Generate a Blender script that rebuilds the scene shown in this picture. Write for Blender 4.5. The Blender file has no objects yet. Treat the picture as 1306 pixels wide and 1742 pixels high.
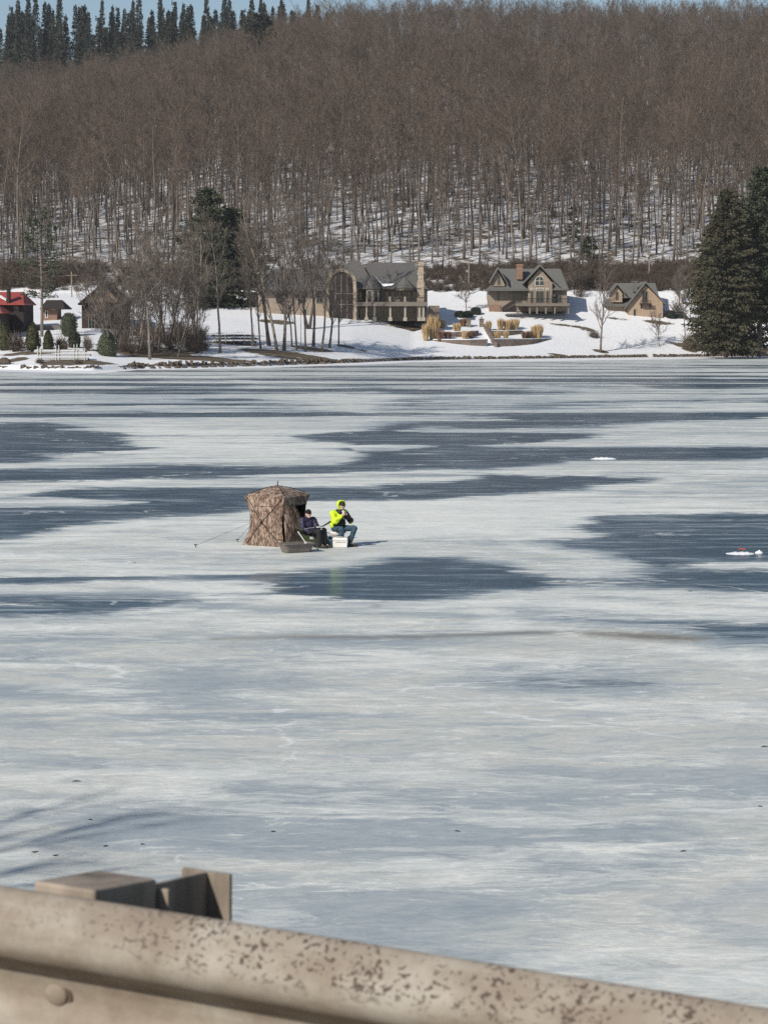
import bpy, bmesh, math, random
import numpy as np
from mathutils import Vector, Matrix, noise as mnoise

# ------------------------------------------------------------------ camera, world, sun
SC = bpy.context.scene
COL = SC.collection
F, CX, CY, HZ, CAMZ = 3726.0, 653.0, 871.0, 545.0, 6.67
PITCH = math.atan((CY - HZ) / F)
cam_d = bpy.data.cameras.new('camera'); cam = bpy.data.objects.new('camera', cam_d); COL.objects.link(cam)
cam_d.sensor_fit = 'VERTICAL'; cam_d.sensor_height = 36.0; cam_d.sensor_width = 27.0
cam_d.lens = 36.0 * F / 1742.0
cam_d.clip_start = 0.1; cam_d.clip_end = 6000
cam.location = (0, 0, CAMZ); cam.rotation_euler = (math.pi / 2 - PITCH, 0, 0)
cam_d.dof.use_dof = True; cam_d.dof.focus_distance = 90; cam_d.dof.aperture_fstop = 14
SC.camera = cam
SUN_EL, SUN_AZ = math.radians(34), math.radians(-139)      # azimuth measured from +Y towards +X
SUNV = Vector((math.sin(SUN_AZ) * math.cos(SUN_EL), math.cos(SUN_AZ) * math.cos(SUN_EL), math.sin(SUN_EL)))
W = bpy.data.worlds.new('World'); SC.world = W; W.use_nodes = True
nt = W.node_tree
sky = nt.nodes.new('ShaderNodeTexSky'); sky.sky_type = 'NISHITA'; sky.sun_disc = False
sky.sun_elevation = SUN_EL; sky.sun_rotation = SUN_AZ
sky.air_density = 1.0; sky.dust_density = 0.6; sky.ozone_density = 1.3
bg = nt.nodes['Background']; nt.links.new(sky.outputs[0], bg.inputs[0]); bg.inputs[1].default_value = 0.085
sd = bpy.data.lights.new('sun', 'SUN'); sd.energy = 4.2; sd.angle = math.radians(0.53); sd.color = (1.0, 0.93, 0.83)
so = bpy.data.objects.new('sun', sd); COL.objects.link(so)
so.rotation_euler = SUNV.to_track_quat('Z', 'Y').to_euler()
SC.view_settings.view_transform = 'Standard'; SC.view_settings.look = 'None'
SC.view_settings.exposure = 0.1; SC.view_settings.gamma = 1
SC.cycles.use_denoising = False; SC.cycles.denoiser = 'OPENIMAGEDENOISE'; SC.cycles.denoising_input_passes = 'RGB_ALBEDO_NORMAL'
SC.cycles.max_bounces = 5; SC.cycles.diffuse_bounces = 2; SC.cycles.glossy_bounces = 2; SC.cycles.transmission_bounces = 3
SC.cycles.caustics_reflective = False; SC.cycles.caustics_refractive = False

R = math.radians
def P(px, py, D):
    """world point at forward distance D (metres) seen in direction of photo pixel"""
    a, b = (px - CX) / F, (CY - py) / F
    c, s = math.cos(PITCH), math.sin(PITCH)
    dy, dz = c + b * s, -s + b * c
    return Vector((a / dy * D, D, CAMZ + dz / dy * D))
def on_plane(px, py, z=0.0):
    v = P(px, py, 1.0); k = (CAMZ - z) / (CAMZ - v.z)
    return Vector((v.x * k, k, z))

# ------------------------------------------------------------------ materials
def new_mat(name):
    m = bpy.data.materials.new(name); m.use_nodes = True
    return m, m.node_tree, m.node_tree.nodes['Principled BSDF']
def nd(t, typ, **kw):
    n = t.nodes.new(typ)
    for k, v in kw.items(): setattr(n, k, v)
    return n
def ramp(t, fac, stops, interp='LINEAR'):
    r = nd(t, 'ShaderNodeValToRGB'); e = r.color_ramp.elements; r.color_ramp.interpolation = interp
    while len(e) < len(stops): e.new(0.5)
    for k, (p, c) in enumerate(stops):
        e[k].position = p; e[k].color = (c[0], c[1], c[2], 1) if hasattr(c, '__len__') else (c, c, c, 1)
    t.links.new(fac, r.inputs[0]); return r.outputs[0]
def mixc(t, fac, a, b, mode='MIX'):
    n = nd(t, 'ShaderNodeMix', data_type='RGBA', blend_type=mode)
    for s, v in ((0, fac), (6, a), (7, b)):
        if hasattr(v, 'links'): t.links.new(v, n.inputs[s])
        elif hasattr(v, '__len__'): n.inputs[s].default_value = (v[0], v[1], v[2], 1)
        else: n.inputs[s].default_value = v
    return n.outputs[2]
def mth(t, op, a, b=None, c=None, clamp=False):
    n = nd(t, 'ShaderNodeMath', operation=op, use_clamp=clamp)
    for s, v in enumerate((a, b, c)):
        if v is None: continue
        if hasattr(v, 'links'): t.links.new(v, n.inputs[s])
        else: n.inputs[s].default_value = v
    return n.outputs[0]
def coords(t, scale=(1, 1, 1), which='Object'):
    tc = nd(t, 'ShaderNodeTexCoord'); mp = nd(t, 'ShaderNodeMapping'); mp.inputs['Scale'].default_value = scale
    t.links.new(tc.outputs[which], mp.inputs[0]); return mp.outputs[0]
def nz(t, vec, scale, detail=4, rough=0.55, dist=0.0):
    n = nd(t, 'ShaderNodeTexNoise'); n.inputs['Scale'].default_value = scale; n.inputs['Detail'].default_value = detail
    n.inputs['Roughness'].default_value = rough; n.inputs['Distortion'].default_value = dist
    t.links.new(vec, n.inputs['Vector']); return n.outputs[0]
def bump(t, b, h, strength, dist=0.05):
    n = nd(t, 'ShaderNodeBump'); n.inputs['Strength'].default_value = strength; n.inputs['Distance'].default_value = dist
    t.links.new(h, n.inputs['Height']); t.links.new(n.outputs[0], b.inputs['Normal'])
def mat(name, col, rough=0.7, var=0.25, scale=6.0, sc3=(1, 1, 1), bmp=0.0, metal=0.0, col2=None, rnd=0.0, spec=0.4):
    """noise-varied principled material; col2 is the second tone, rnd varies per object"""
    m, t, b = new_mat(name)
    v = coords(t, sc3); f = nz(t, v, scale, 5, 0.6)
    c2 = col2 or tuple(x * (1 - var) for x in col)
    c1 = col if col2 else tuple(min(1, x * (1 + var)) for x in col)
    out = ramp(t, f, [(0.32, c2), (0.68, c1)])
    if rnd:
        oi = nd(t, 'ShaderNodeObjectInfo'); hs = nd(t, 'ShaderNodeHueSaturation')
        t.links.new(mth(t, 'MULTIPLY_ADD', oi.outputs['Random'], rnd, 1 - rnd / 2), hs.inputs['Value'])
        t.links.new(out, hs.inputs['Color']); out = hs.outputs[0]
    t.links.new(out, b.inputs['Base Color'])
    b.inputs['Roughness'].default_value = rough; b.inputs['Metallic'].default_value = metal
    b.inputs['Specular IOR Level'].default_value = spec
    if bmp: bump(t, b, f, bmp, 0.03)
    return m
M = {}
M['bark'] = mat('bark', (.145, .12, .10), .9, .4, 1.2, (3, 3, .5), rnd=.7)
M['bark_pale'] = mat('bark_pale', (.26, .215, .17), .9, .3, 1.5, (3, 3, .5), rnd=.3)
M['twig'] = mat('twig', (.112, .084, .064), .9, .3, .25, rnd=.6)
M['twig_shore'] = mat('twig_shore', (.14, .115, .095), .9, .25, .5, rnd=.3)
M['brush'] = mat('brush', (.105, .078, .06), .95, .3, .3, rnd=.4)
M['spruce'] = mat('spruce', (.036, .046, .035), .8, .35, .8, rnd=.4)
M['pine'] = mat('pine', (.05, .062, .034), .8, .35, .8, rnd=.3)
M['hemlock'] = mat('hemlock', (.052, .062, .034), .85, .4, .4, col2=(.078, .06, .036))
M['yew'] = mat('yew', (.05, .052, .022), .85, .4, 3)
M['cedar'] = mat('cedar', (.075, .065, .028), .85, .3, 3)
M['gold_grass'] = mat('gold_grass', (.50, .35, .18), .85, .3, 3)
M['red_grass'] = mat('red_grass', (.20, .11, .07), .85, .3, 3)
M['shingle'] = mat('shingle', (.105, .10, .095), .9, .25, 3, (1, 1, 4), bmp=.3)
M['shingle2'] = mat('shingle2', (.13, .13, .12), .9, .2, 3, (1, 1, 4), bmp=.3)
M['stucco'] = mat('stucco', (.28, .225, .175), .9, .12, 1.5)
M['stucco_tan'] = mat('stucco_tan', (.36, .265, .19), .9, .12, 1.5)
M['trim'] = mat('trim', (.17, .145, .12), .7, .1, 3)
M['pale_trim'] = mat('pale_trim', (.36, .32, .26), .7, .1, 3)
M['deck_wood'] = mat('deck_wood', (.17, .145, .12), .85, .25, 4)
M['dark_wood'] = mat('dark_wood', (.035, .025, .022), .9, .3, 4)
M['red_metal'] = mat('red_metal', (.33, .065, .05), .5, .12, 1)
M['glass'] = mat('glass', (.025, .032, .036), .08, .3, .8, spec=.8)
M['white_frame'] = mat('white_frame', (.6, .58, .52), .6, .05, 3)
M['snow_cap'] = mat('snow_cap', (.8, .82, .85), .8, .04, 2)
M['black_iron'] = mat('black_iron', (.02, .02, .022), .6, .2, 5)
M['grey_alu'] = mat('grey_alu', (.42, .43, .43), .5, .15, 4)
def brick_mat(name, c1, c2, mortar, scale, bw=.5, rh=.25):
    m, t, b = new_mat(name)
    tc = nd(t, 'ShaderNodeTexCoord'); sx = nd(t, 'ShaderNodeSeparateXYZ'); t.links.new(tc.outputs['Object'], sx.inputs[0])
    cb = nd(t, 'ShaderNodeCombineXYZ'); t.links.new(mth(t, 'ADD', sx.outputs[0], sx.outputs[1]), cb.inputs[0]); t.links.new(sx.outputs[2], cb.inputs[1])
    br = nd(t, 'ShaderNodeTexBrick'); t.links.new(cb.outputs[0], br.inputs['Vector'])
    br.inputs['Color1'].default_value = (*c1, 1); br.inputs['Color2'].default_value = (*c2, 1); br.inputs['Mortar'].default_value = (*mortar, 1)
    br.inputs['Scale'].default_value = scale; br.inputs['Brick Width'].default_value = bw; br.inputs['Row Height'].default_value = rh
    br.inputs['Mortar Size'].default_value = .02
    f = nz(t, tc.outputs['Object'], 3, 4)
    t.links.new(mixc(t, .5, br.outputs[0], ramp(t, f, [(.3, (.5, .5, .5)), (.7, (1.1, 1.1, 1.1))]), 'MULTIPLY'), b.inputs['Base Color'])
    b.inputs['Roughness'].default_value = .9; bump(t, b, br.outputs['Fac'], -.4, .03)
    return m
M['stone'] = brick_mat('stone', (.50, .42, .32), (.36, .28, .2), (.2, .17, .14), 1.0, 1.1, .5)
M['block_wall'] = brick_mat('block_wall', (.23, .18, .145), (.15, .115, .095), (.08, .07, .06), 1.0, .9, .4)
M['red_brick'] = brick_mat('red_brick', (.30, .17, .11), (.24, .13, .09), (.25, .2, .16), 3.0, .5, .25)
M['shore_rock'] = mat('shore_rock', (.10, .078, .06), .95, .5, 1.2, bmp=.6)

# ------------------------------------------------------------------ mesh helpers
def tag(o, label, cat, group=None, kind=None):
    if label: o['label'] = label
    if cat: o['category'] = cat
    if group: o['group'] = group
    if kind: o['kind'] = kind
    return o
def empty(name, loc, label, cat, group=None, rz=0.0):
    o = bpy.data.objects.new(name, None); COL.objects.link(o); o.location = loc; o.rotation_euler = (0, 0, rz)
    o.empty_display_size = .3
    return tag(o, label, cat, group)
class MB:
    def __init__(s, org=(0, 0, 0)): s.v = []; s.f = []; s.mi = []; s.o = Vector(org); s.cm = 0
    def add(s, vs, fs):
        k = len(s.v); s.v.extend([tuple(Vector(p) - s.o) for p in vs]); s.f.extend([tuple(i + k for i in f) for f in fs]); s.mi.extend([s.cm] * len(fs))
    def box(s, x0, x1, y0, y1, z0, z1):
        s.add([(x, y, z) for z in (z0, z1) for y in (y0, y1) for x in (x0, x1)],
              [(0, 2, 3, 1), (4, 5, 7, 6), (0, 1, 5, 4), (2, 6, 7, 3), (0, 4, 6, 2), (1, 3, 7, 5)])
    def obox(s, c, ax, ay, az):
        c, ax, ay, az = map(Vector, (c, ax, ay, az))
        s.add([c + ax * i + ay * j + az * k for k in (-1, 1) for j in (-1, 1) for i in (-1, 1)],
              [(0, 2, 3, 1), (4, 5, 7, 6), (0, 1, 5, 4), (2, 6, 7, 3), (0, 4, 6, 2), (1, 3, 7, 5)])
    def tube(s, pts, rs, n=6, cap=True):
        pts = [Vector(p) for p in pts]; vs = []; fs = []
        if not hasattr(rs, '__len__'): rs = [rs] * len(pts)
        d0 = (pts[1] - pts[0]).normalized(); up = Vector((0, 0, 1)) if abs(d0.z) < .9 else Vector((1, 0, 0))
        u = d0.cross(up).normalized()
        for k, p in enumerate(pts):
            d = (pts[min(k + 1, len(pts) - 1)] - pts[max(k - 1, 0)]).normalized()
            u = (u - d * u.dot(d)).normalized(); w = d.cross(u)
            for j in range(n):
                a = 2 * math.pi * j / n; vs.append(p + (u * math.cos(a) + w * math.sin(a)) * rs[k])
        for k in range(len(pts) - 1):
            for j in range(n): fs.append((k * n + j, k * n + (j + 1) % n, (k + 1) * n + (j + 1) % n, (k + 1) * n + j))
        if cap: fs.append(tuple(range(n - 1, -1, -1))); fs.append(tuple((len(pts) - 1) * n + j for j in range(n)))
        s.add(vs, fs)
    def lathe(s, prof, c=(0, 0, 0), n=16):
        c = Vector(c); vs = []; fs = []
        for r, z in prof:
            for j in range(n):
                a = 2 * math.pi * j / n; vs.append(c + Vector((r * math.cos(a), r * math.sin(a), z)))
        for k in range(len(prof) - 1):
            for j in range(n): fs.append((k * n + j, k * n + (j + 1) % n, (k + 1) * n + (j + 1) % n, (k + 1) * n + j))
        fs.append(tuple(range(n - 1, -1, -1))); fs.append(tuple((len(prof) - 1) * n + j for j in range(n)))
        s.add(vs, fs)
    def prism(s, poly, ext):
        """closed solid: polygon (3d points) extruded by vector"""
        poly = [Vector(p) for p in poly]; e = Vector(ext); n = len(poly)
        s.add(poly + [p + e for p in poly], [tuple(range(n)), tuple(range(2 * n - 1, n - 1, -1))] + [(i, i + n, (i + 1) % n + n, (i + 1) % n) for i in range(n)])
    def build(s, name, mats, parent=None, smooth=False, bev=0.0):
        me = bpy.data.meshes.new(name); me.from_pydata(s.v, [], s.f)
        if not isinstance(mats, (list, tuple)): mats = [mats]
        for m in mats: me.materials.append(m)
        if len(mats) > 1: me.polygons.foreach_set('material_index', s.mi)
        if smooth: me.polygons.foreach_set('use_smooth', [True] * len(s.f))
        bm = bmesh.new(); bm.from_mesh(me)
        if len(s.f) < 20000: bmesh.ops.recalc_face_normals(bm, faces=bm.faces)
        bm.to_mesh(me); bm.free()
        o = bpy.data.objects.new(name, me); COL.objects.link(o)
        if parent: o.parent = parent
        if bev:
            b = o.modifiers.new('bevel', 'BEVEL'); b.width = bev; b.segments = 2
        return o
def link_copy(me, name, parent):
    o = bpy.data.objects.new(name, me); COL.objects.link(o); o.parent = parent; return o

# ------------------------------------------------------------------ terrain
SHORE = [(-1500, 626), (-200, 627), (0, 628), (100, 630), (160, 630), (240, 627), (300, 626), (450, 622), (600, 617), (700, 612.5), (900, 610), (1100, 607.5), (1306, 605.5), (1600, 604), (2900, 602)]
SH_U = [(p - CX) / F for p, _ in SHORE]; SH_D = [on_plane(p, y).y for p, y in SHORE]
def shore_D(u): return float(np.interp(u, SH_U, SH_D))
PROF_S = [0, .02, .13, .35, .56, .67, 1.0]; PROF_Z = [.55, .7, 1.6, 3.9, 6.5, 7.8, 12.0]
RID_U = [(p - CX) / F for p in (-1500, -300, 0, 200, 400, 560, 700, 1306, 2000, 3000)]
RID_Z = [60, 66, 74, 82, 96, 104, 105.5, 105, 100, 88]
KN_U = [(p - CX) / F for p in (-1500, 0, 200, 450, 620, 760, 3000)]
KN_Z = [100, 102, 104, 110, 108, 97, 88]
def ground(x, D):
    u = x / D; ds = shore_D(u)
    if D <= ds: return .55
    if D <= 430: z = float(np.interp((D - ds) / (430 - ds), PROF_S, PROF_Z))
    elif D <= 444: z = 12.0 + (D - 430) / 14 * 4.9
    else:
        rz = float(np.interp(u, RID_U, RID_Z)); kz = float(np.interp(u, KN_U, KN_Z))
        if D <= 800: t = (D - 444) / 356; z = 16.9 + (rz - 16.9) * (t ** 1.05)
        elif D <= 915: z = rz + (kz - rz) * (D - 800) / 115
        else: z = kz - (D - 915) * .12
        z += 1.6 * mnoise.noise(Vector((x * .02, D * .02, 0))) * min(1, (D - 444) / 30)
    if D > ds + 6: z += .18 * mnoise.noise(Vector((x * .09, D * .09, 3)))
    return z
def G(px, py, dmin=250.0, dmax=950.0):
    """terrain point under a photo pixel"""
    a = P(px, py, 1.0)
    D = dmin
    while D < dmax:
        if CAMZ + (a.z - CAMZ) * D <= ground(a.x * D, D) and D > shore_D(a.x / 1.0): break
        D += .5
    return Vector((a.x * D, D, ground(a.x * D, D)))

def grid_mesh(name, X, Y, Z, mats, attrs=None, kind='structure', smooth=True):
    r, c = X.shape
    me = bpy.data.meshes.new(name); nv = r * c; nf = (r - 1) * (c - 1)
    co = np.stack([X, Y, Z], -1).reshape(-1).astype(np.float32)
    me.vertices.add(nv); me.vertices.foreach_set('co', co)
    i = np.arange(nv).reshape(r, c)
    q = np.stack([i[:-1, :-1], i[:-1, 1:], i[1:, 1:], i[1:, :-1]], -1).reshape(-1).astype(np.int32)
    me.loops.add(nf * 4); me.loops.foreach_set('vertex_index', q)
    me.polygons.add(nf); me.polygons.foreach_set('loop_start', np.arange(nf, dtype=np.int32) * 4)
    me.polygons.foreach_set('loop_total', np.full(nf, 4, np.int32))
    me.polygons.foreach_set('use_smooth', np.full(nf, smooth))
    me.update(calc_edges=True); me.validate()
    for k, v in (attrs or {}).items():
        a = me.attributes.new(k, 'FLOAT', 'POINT'); a.data.foreach_set('value', v.reshape(-1).astype(np.float32))
    for m in mats: me.materials.append(m)
    o = bpy.data.objects.new(name, me); COL.objects.link(o); o['kind'] = kind
    return o
def attr(t, name):
    a = nd(t, 'ShaderNodeAttribute', attribute_name=name); return a.outputs['Fac']

# far land
us = np.concatenate([np.linspace(-.62, -.2, 40), np.linspace(-.195, .195, 300), np.linspace(.2, .62, 40)])
ss = np.concatenate([[-.02, -.001], np.linspace(0, 1, 110)[0:], ])
dd = np.concatenate([np.linspace(430.5, 444, 8), np.linspace(446, 800, 150), np.linspace(803, 915, 40), np.linspace(925, 1500, 24)])
Ls = []
for u in us:
    ds = shore_D(u); row = []
    for s_ in ss:
        D = ds + s_ * (430 - ds); row.append((u * D, D, -.4 if s_ < -.01 else (.5 if s_ < 0 else ground(u * D, max(D, ds + .01)))))
    for D in dd: row.append((u * D, D, ground(u * D, D)))
    Ls.append(row)
L = np.array(Ls).transpose(1, 0, 2)
X, Y, Z = L[..., 0], L[..., 1], L[..., 2]
bare = np.zeros_like(X)
PU = X / Y * F + CX
def blot(px, py, w, dep, amt=1.0):
    g = G(px, py); rx = w / F * g.y / 2
    d = ((X - g.x) / rx) ** 2 + ((Y - g.y) / dep) ** 2
    np.maximum(bare, amt * np.clip(1.5 - d, 0, 1), out=bare)
for a in [(500, 606, 190, 6), (450, 598, 60, 4), (533, 594, 80, 3), (600, 592, 60, 2), (690, 556, 60, 3.5), (300, 606, 300, 5), (250, 595, 190, 7), (60, 600, 120, 3), (30, 612, 40, 4), (130, 617, 140, 5),
          (470, 548, 70, 3), (850, 527, 30, 1.2, .8), (965, 554, 80, .8, .9), (1120, 549, 60, .9, .8), (1190, 551, 40, 1.2, .8), (1021, 598, 34, 1.4), (1172, 596, 30, 1.4), (1260, 592, 120, 5, .9), (1000, 563, 30, 1, .7), (1050, 543, 50, .8, .8), (720, 545, 30, 1.5, .8), (400, 586, 90, 2), (1230, 604, 200, 1.6), (950, 606, 50, 1)]:
    blot(*a)
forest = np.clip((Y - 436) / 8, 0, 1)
m, t, b = new_mat('snowy_ground')
v = coords(t)
f1 = nz(t, v, .35, 6, .65); f2 = nz(t, v, 1.6, 5, .6); f3 = nz(t, v, .05, 3)
k1 = mth(t, 'MULTIPLY_ADD', mth(t, 'SUBTRACT', f1, .5), 2.2, attr(t, 'bare'))
lawn = ramp(t, k1, [(.55, 0), (.75, 1)])
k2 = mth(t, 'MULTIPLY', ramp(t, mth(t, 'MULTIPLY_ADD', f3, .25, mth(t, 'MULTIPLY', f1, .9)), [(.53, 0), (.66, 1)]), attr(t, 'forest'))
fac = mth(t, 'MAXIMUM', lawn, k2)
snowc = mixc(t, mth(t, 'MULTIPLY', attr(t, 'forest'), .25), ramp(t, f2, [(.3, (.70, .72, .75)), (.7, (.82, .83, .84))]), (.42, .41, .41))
dirt = ramp(t, f2, [(.3, (.06, .045, .03)), (.5, (.11, .08, .05)), (.7, (.12, .115, .06))])
t.links.new(mixc(t, fac, snowc, dirt), b.inputs['Base Color']); b.inputs['Roughness'].default_value = .85
bump(t, b, f2, .35, .25)
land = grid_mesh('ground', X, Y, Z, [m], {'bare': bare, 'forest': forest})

# ------------------------------------------------------------------ lake ice
def poly_sd(px, py, poly, sy=4.0):
    """signed distance (positive inside), vertical distances weighted by sy"""
    P_ = np.array(poly, float); ins = np.zeros(px.shape, bool); dist = np.full(px.shape, 1e9)
    n = len(P_)
    for i in range(n):
        x1, y1 = P_[i]; x2, y2 = P_[(i + 1) % n]
        if y1 != y2:
            c = ((y1 > py) != (y2 > py)) & (px < (x2 - x1) * (py - y1) / (y2 - y1) + x1); ins ^= c
        ax, ay, bx, by = x1, y1 * sy, x2, y2 * sy
        ex, ey = bx - ax, by - ay; q = ex * ex + ey * ey + 1e-9
        tt = np.clip(((px - ax) * ex + (py * sy - ay) * ey) / q, 0, 1)
        dist = np.minimum(dist, np.hypot(px - ax - tt * ex, py * sy - ay - tt * ey))
    return np.where(ins, dist, -dist)
rows = np.concatenate([np.linspace(585, 600, 4), np.arange(601.5, 700, 1.2), np.arange(700, 1100, 1.6), np.arange(1100, 1760, 5), np.linspace(1800, 3400, 20)])
cols = np.concatenate([np.linspace(-3500, -700, 20), np.linspace(-650, -60, 50), np.arange(-50, 1360, 4.0), np.linspace(1370, 1950, 50), np.linspace(2000, 4800, 20)])
PXg, PYg = np.meshgrid(cols, rows)
kk = np.array([on_plane(653, y).y for y in rows]); Yg = np.repeat(kk[:, None], len(cols), 1); Xg = (PXg - CX) / F * Yg / math.cos(PITCH) * 1.0
# exact pixel columns: recompute through P
bb = (CY - PYg) / F; dyv = math.cos(PITCH) + bb * math.sin(PITCH); Xg = (PXg - CX) / F / dyv * Yg
DARK = [
 (1, [(-300,715),(0,717),(90,715),(150,727),(125,731),(200,737),(175,747),(250,762),(215,770),(165,770),(75,774),(90,779),(30,787),(-300,792)]),
 (1, [(150,685),(260,684),(350,675),(415,676),(475,685),(390,690),(280,689),(165,690)]),
 (.8, [(60,672),(250,669),(350,672),(420,679),(250,682),(60,677)]),
 (.8, [(-40,691),(120,690),(118,696),(-40,697)]), (.8, [(200,697),(520,692),(500,696),(240,701)]),
 (.7, [(-40,705),(180,703),(500,700),(600,701),(300,706),(-40,709)]), (.7, [(250,659),(390,656),(380,660),(255,663)]),
 (.6, [(40,648),(250,646),(240,650),(40,651)]), (.6,[(420,664),(640,661),(640,664),(430,667)]),
 (1, [(-300,803),(125,796),(300,792),(450,795),(660,792),(660,798),(450,804),(400,809),(250,812),(100,817),(-300,818)]),
 (1, [(530,744),(590,735),(640,728),(653,720),(853,712),(868,702),(1003,705),(1078,702),(1293,705),(1253,712),(1103,720),(1003,727),(818,731),(728,727),(693,732),(743,737),(953,737),(1003,740),(933,750),(878,755),(823,757),(828,762),(1003,762),(1500,759),(1500,776),(1153,780),(953,780),(933,787),(828,795),(653,797),(600,790),(640,775),(600,765),(600,752)]),
 (.8, [(653,695),(900,694),(1140,695),(900,699),(653,699)]), (.8, [(900,686),(1300,676),(1500,670),(1500,682),(1160,685),(910,688)]),
 (.9, [(1110,652),(1300,650),(1310,654),(1200,659),(1130,657)]), (.7, [(650,664),(860,663),(960,669),(930,677),(840,679),(700,688),(655,684),(660,674)]),
 (.6, [(1000,646),(1180,645),(1100,649)]),
 (1, [(-300,848),(0,848),(40,845),(90,836),(130,831),(300,831),(653,831),(653,825),(753,822),(813,817),(838,811),(1003,811),(1103,815),(1063,821),(1003,827),(983,832),(933,836),(853,839),(793,844),(728,849),(653,851),(540,853),(420,872),(225,884),(150,892),(100,902),(50,912),(0,920),(-300,940)]),
 (1, [(1003,877),(1150,874),(1600,872),(1600,956),(1278,956),(1178,959),(1133,967),(1098,965),(1088,955),(1053,945),(1083,939),(1003,932),(963,930),(933,920),(1003,917),(1023,907),(973,900),(993,890)]),
 (.8, [(1100,970),(1180,968),(1600,970),(1600,1020),(1300,1016),(1100,1003),(950,990),(1050,986)]),
 (1, [(250,983),(400,977),(500,973),(600,965),(653,955),(683,949),(753,950),(818,959),(868,965),(893,975),(973,985),(1043,985),(1153,992),(1103,997),(963,997),(918,1005),(853,1007),(778,1020),(653,1026),(540,1020),(430,1012),(440,1000),(430,991),(380,987)]),
 (1, [(-300,976),(150,978),(330,982),(165,988),(30,993),(-300,996)]), (.72, [(-300,1006),(200,1010),(420,1014),(330,1030),(200,1050),(-300,1070)]),
 (.8, [(900,1040),(1100,1052),(1600,1060),(1600,1112),(1230,1102),(1100,1066),(930,1056)]),
 (.58, [(690,1162),(850,1142),(1000,1138),(1150,1150),(1180,1165),(1100,1178),(950,1183),(800,1175)]),
 (.36, [(150,1190),(500,1200),(700,1215),(900,1225),(860,1260),(640,1275),(500,1262),(250,1250)]), (.4, [(860,1285),(1200,1300),(1600,1300),(1600,1345),(1100,1345),(900,1325),(820,1300)]),
 (.33, [(300,1375),(560,1370),(640,1400),(560,1440),(300,1460),(100,1450),(130,1400)]), (.36, [(880,1400),(1100,1410),(1120,1440),(1000,1450),(860,1430)]),
 (.3, [(-100,1100),(260,1130),(420,1160),(360,1190),(150,1180),(-100,1190)]), (.4, [(-300,1410),(60,1395),(120,1420),(60,1470),(-300,1500)]),  # second patch: blue tree shadow at the lower left, painted into the ice
]
LIGHT = [
 [(-300,849),(100,846),(200,851),(250,855),(150,862),(-300,866)], [(580,758),(653,755),(740,760),(680,768),(600,768)],
 [(100,731),(200,728),(310,727),(305,731),(180,734)], [(165,769),(215,767),(230,771),(180,773)], [(653,771),(760,769),(840,771),(700,775)],
]
WHITE = [
 (1, [(1150,960),(1250,956),(1600,958),(1600,966),(1300,968),(1200,967)]), (.8, [(820,1650),(900,1612),(1010,1600),(1150,1612),(1600,1660),(1600,1800),(1200,1760),(1000,1700)]),
 (.8, [(850,1007),(950,1004),(1100,1020),(1306,1048),(1290,1056),(1000,1040)]), (.6, [(0,1355),(300,1330),(700,1350),(1000,1370),(1306,1360),(1306,1395),(900,1400),(700,1385),(300,1365),(0,1380)]),
 (.6, [(780,1310),(1000,1330),(900,1340),(350,1320),(340,1308),(600,1300)]), (.8, [(180,745),(260,730),(500,733),(600,735),(520,745),(640,757),(610,768),(380,772),(240,768),(280,760)]),
 (.8, [(420,880),(540,858),(760,850),(920,842),(1300,850),(1300,868),(1000,872),(980,895),(1010,912),(600,915),(420,900)]),
 (.6, [(0,817),(400,811),(820,799),(1300,790),(1300,806),(840,806),(700,820),(100,829),(0,832)]), (.5, [(640,1075),(900,1110),(1306,1120),(1306,1140),(1000,1130),(500,1120)]),
 (.7, [(560,1180),(900,1190),(1306,1195),(1306,1215),(900,1205),(640,1200)]), (.7, [(800,1395),(870,1405),(1050,1450),(1000,1460),(900,1425)]), (.6, [(700,1470),(860,1468),(880,1490),(760,1492)]),
 (.8, [(890,955),(1000,950),(1080,960),(1090,975),(1000,983),(900,972),(870,962)]), (.5,[(0,940),(300,915),(420,935),(560,950),(640,955),(500,970),(300,976),(0,976)]),
 (.45,[(0,1150),(120,1165),(200,1170),(260,1250),(200,1230),(170,1190),(60,1170)]), (.5,[(200,1030),(640,1030),(800,1050),(500,1065),(250,1070),(150,1055)]),
]
PUD = [[(960,1074),(1050,1073),(1150,1079),(1210,1086),(1180,1092),(1080,1089),(1000,1081)], [(365,1087),(500,1081),(640,1083),(940,1073),(960,1077),(700,1086),(480,1085)], [(640,1030),(640,1031),(641,1031)]]
dark = np.zeros(PXg.shape); rim = np.zeros(PXg.shape)
wv = 1 + np.clip((PYg - 800) / 300, 0, 1)
for w, pl in DARK:
    s_ = poly_sd(PXg, PYg, pl, 7.0) / (44 * wv)
    dark = np.maximum(dark, w * np.clip(.5 + s_ * .5, 0, 1)); rim = np.maximum(rim, np.exp(-((s_ + 1.0) / .6) ** 2) * (w > .7) * (PYg > 800))
for pl in LIGHT:
    s_ = poly_sd(PXg, PYg, pl, 4.0) / 14; dark = np.minimum(dark, np.clip(.5 - s_ * .5, 0, 1))
white = np.zeros(PXg.shape)
for w, pl in WHITE:
    s_ = poly_sd(PXg, PYg, pl, 3.0) / (30 * wv); white = np.maximum(white, w * np.clip(.5 + s_ * .5, 0, 1))
white = np.clip(np.maximum(white, .75 * rim) , 0, 1)
pud = np.zeros(PXg.shape)
for pl in PUD:
    s_ = poly_sd(PXg, PYg, pl, 3.0) / 14; pud = np.maximum(pud, np.clip(.5 + s_ * .5, 0, 1))
shD = np.interp(Xg / Yg, SH_U, SH_D)
apr = np.interp(Xg / Yg, SH_U, [14, 14, 14, 14, 18, 8, 10, 16, 18, 22, 26, 26, 24, 20, 20])
apron = np.clip(.5 + (Yg - (shD - apr)) / 9, 0, 1)
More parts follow.
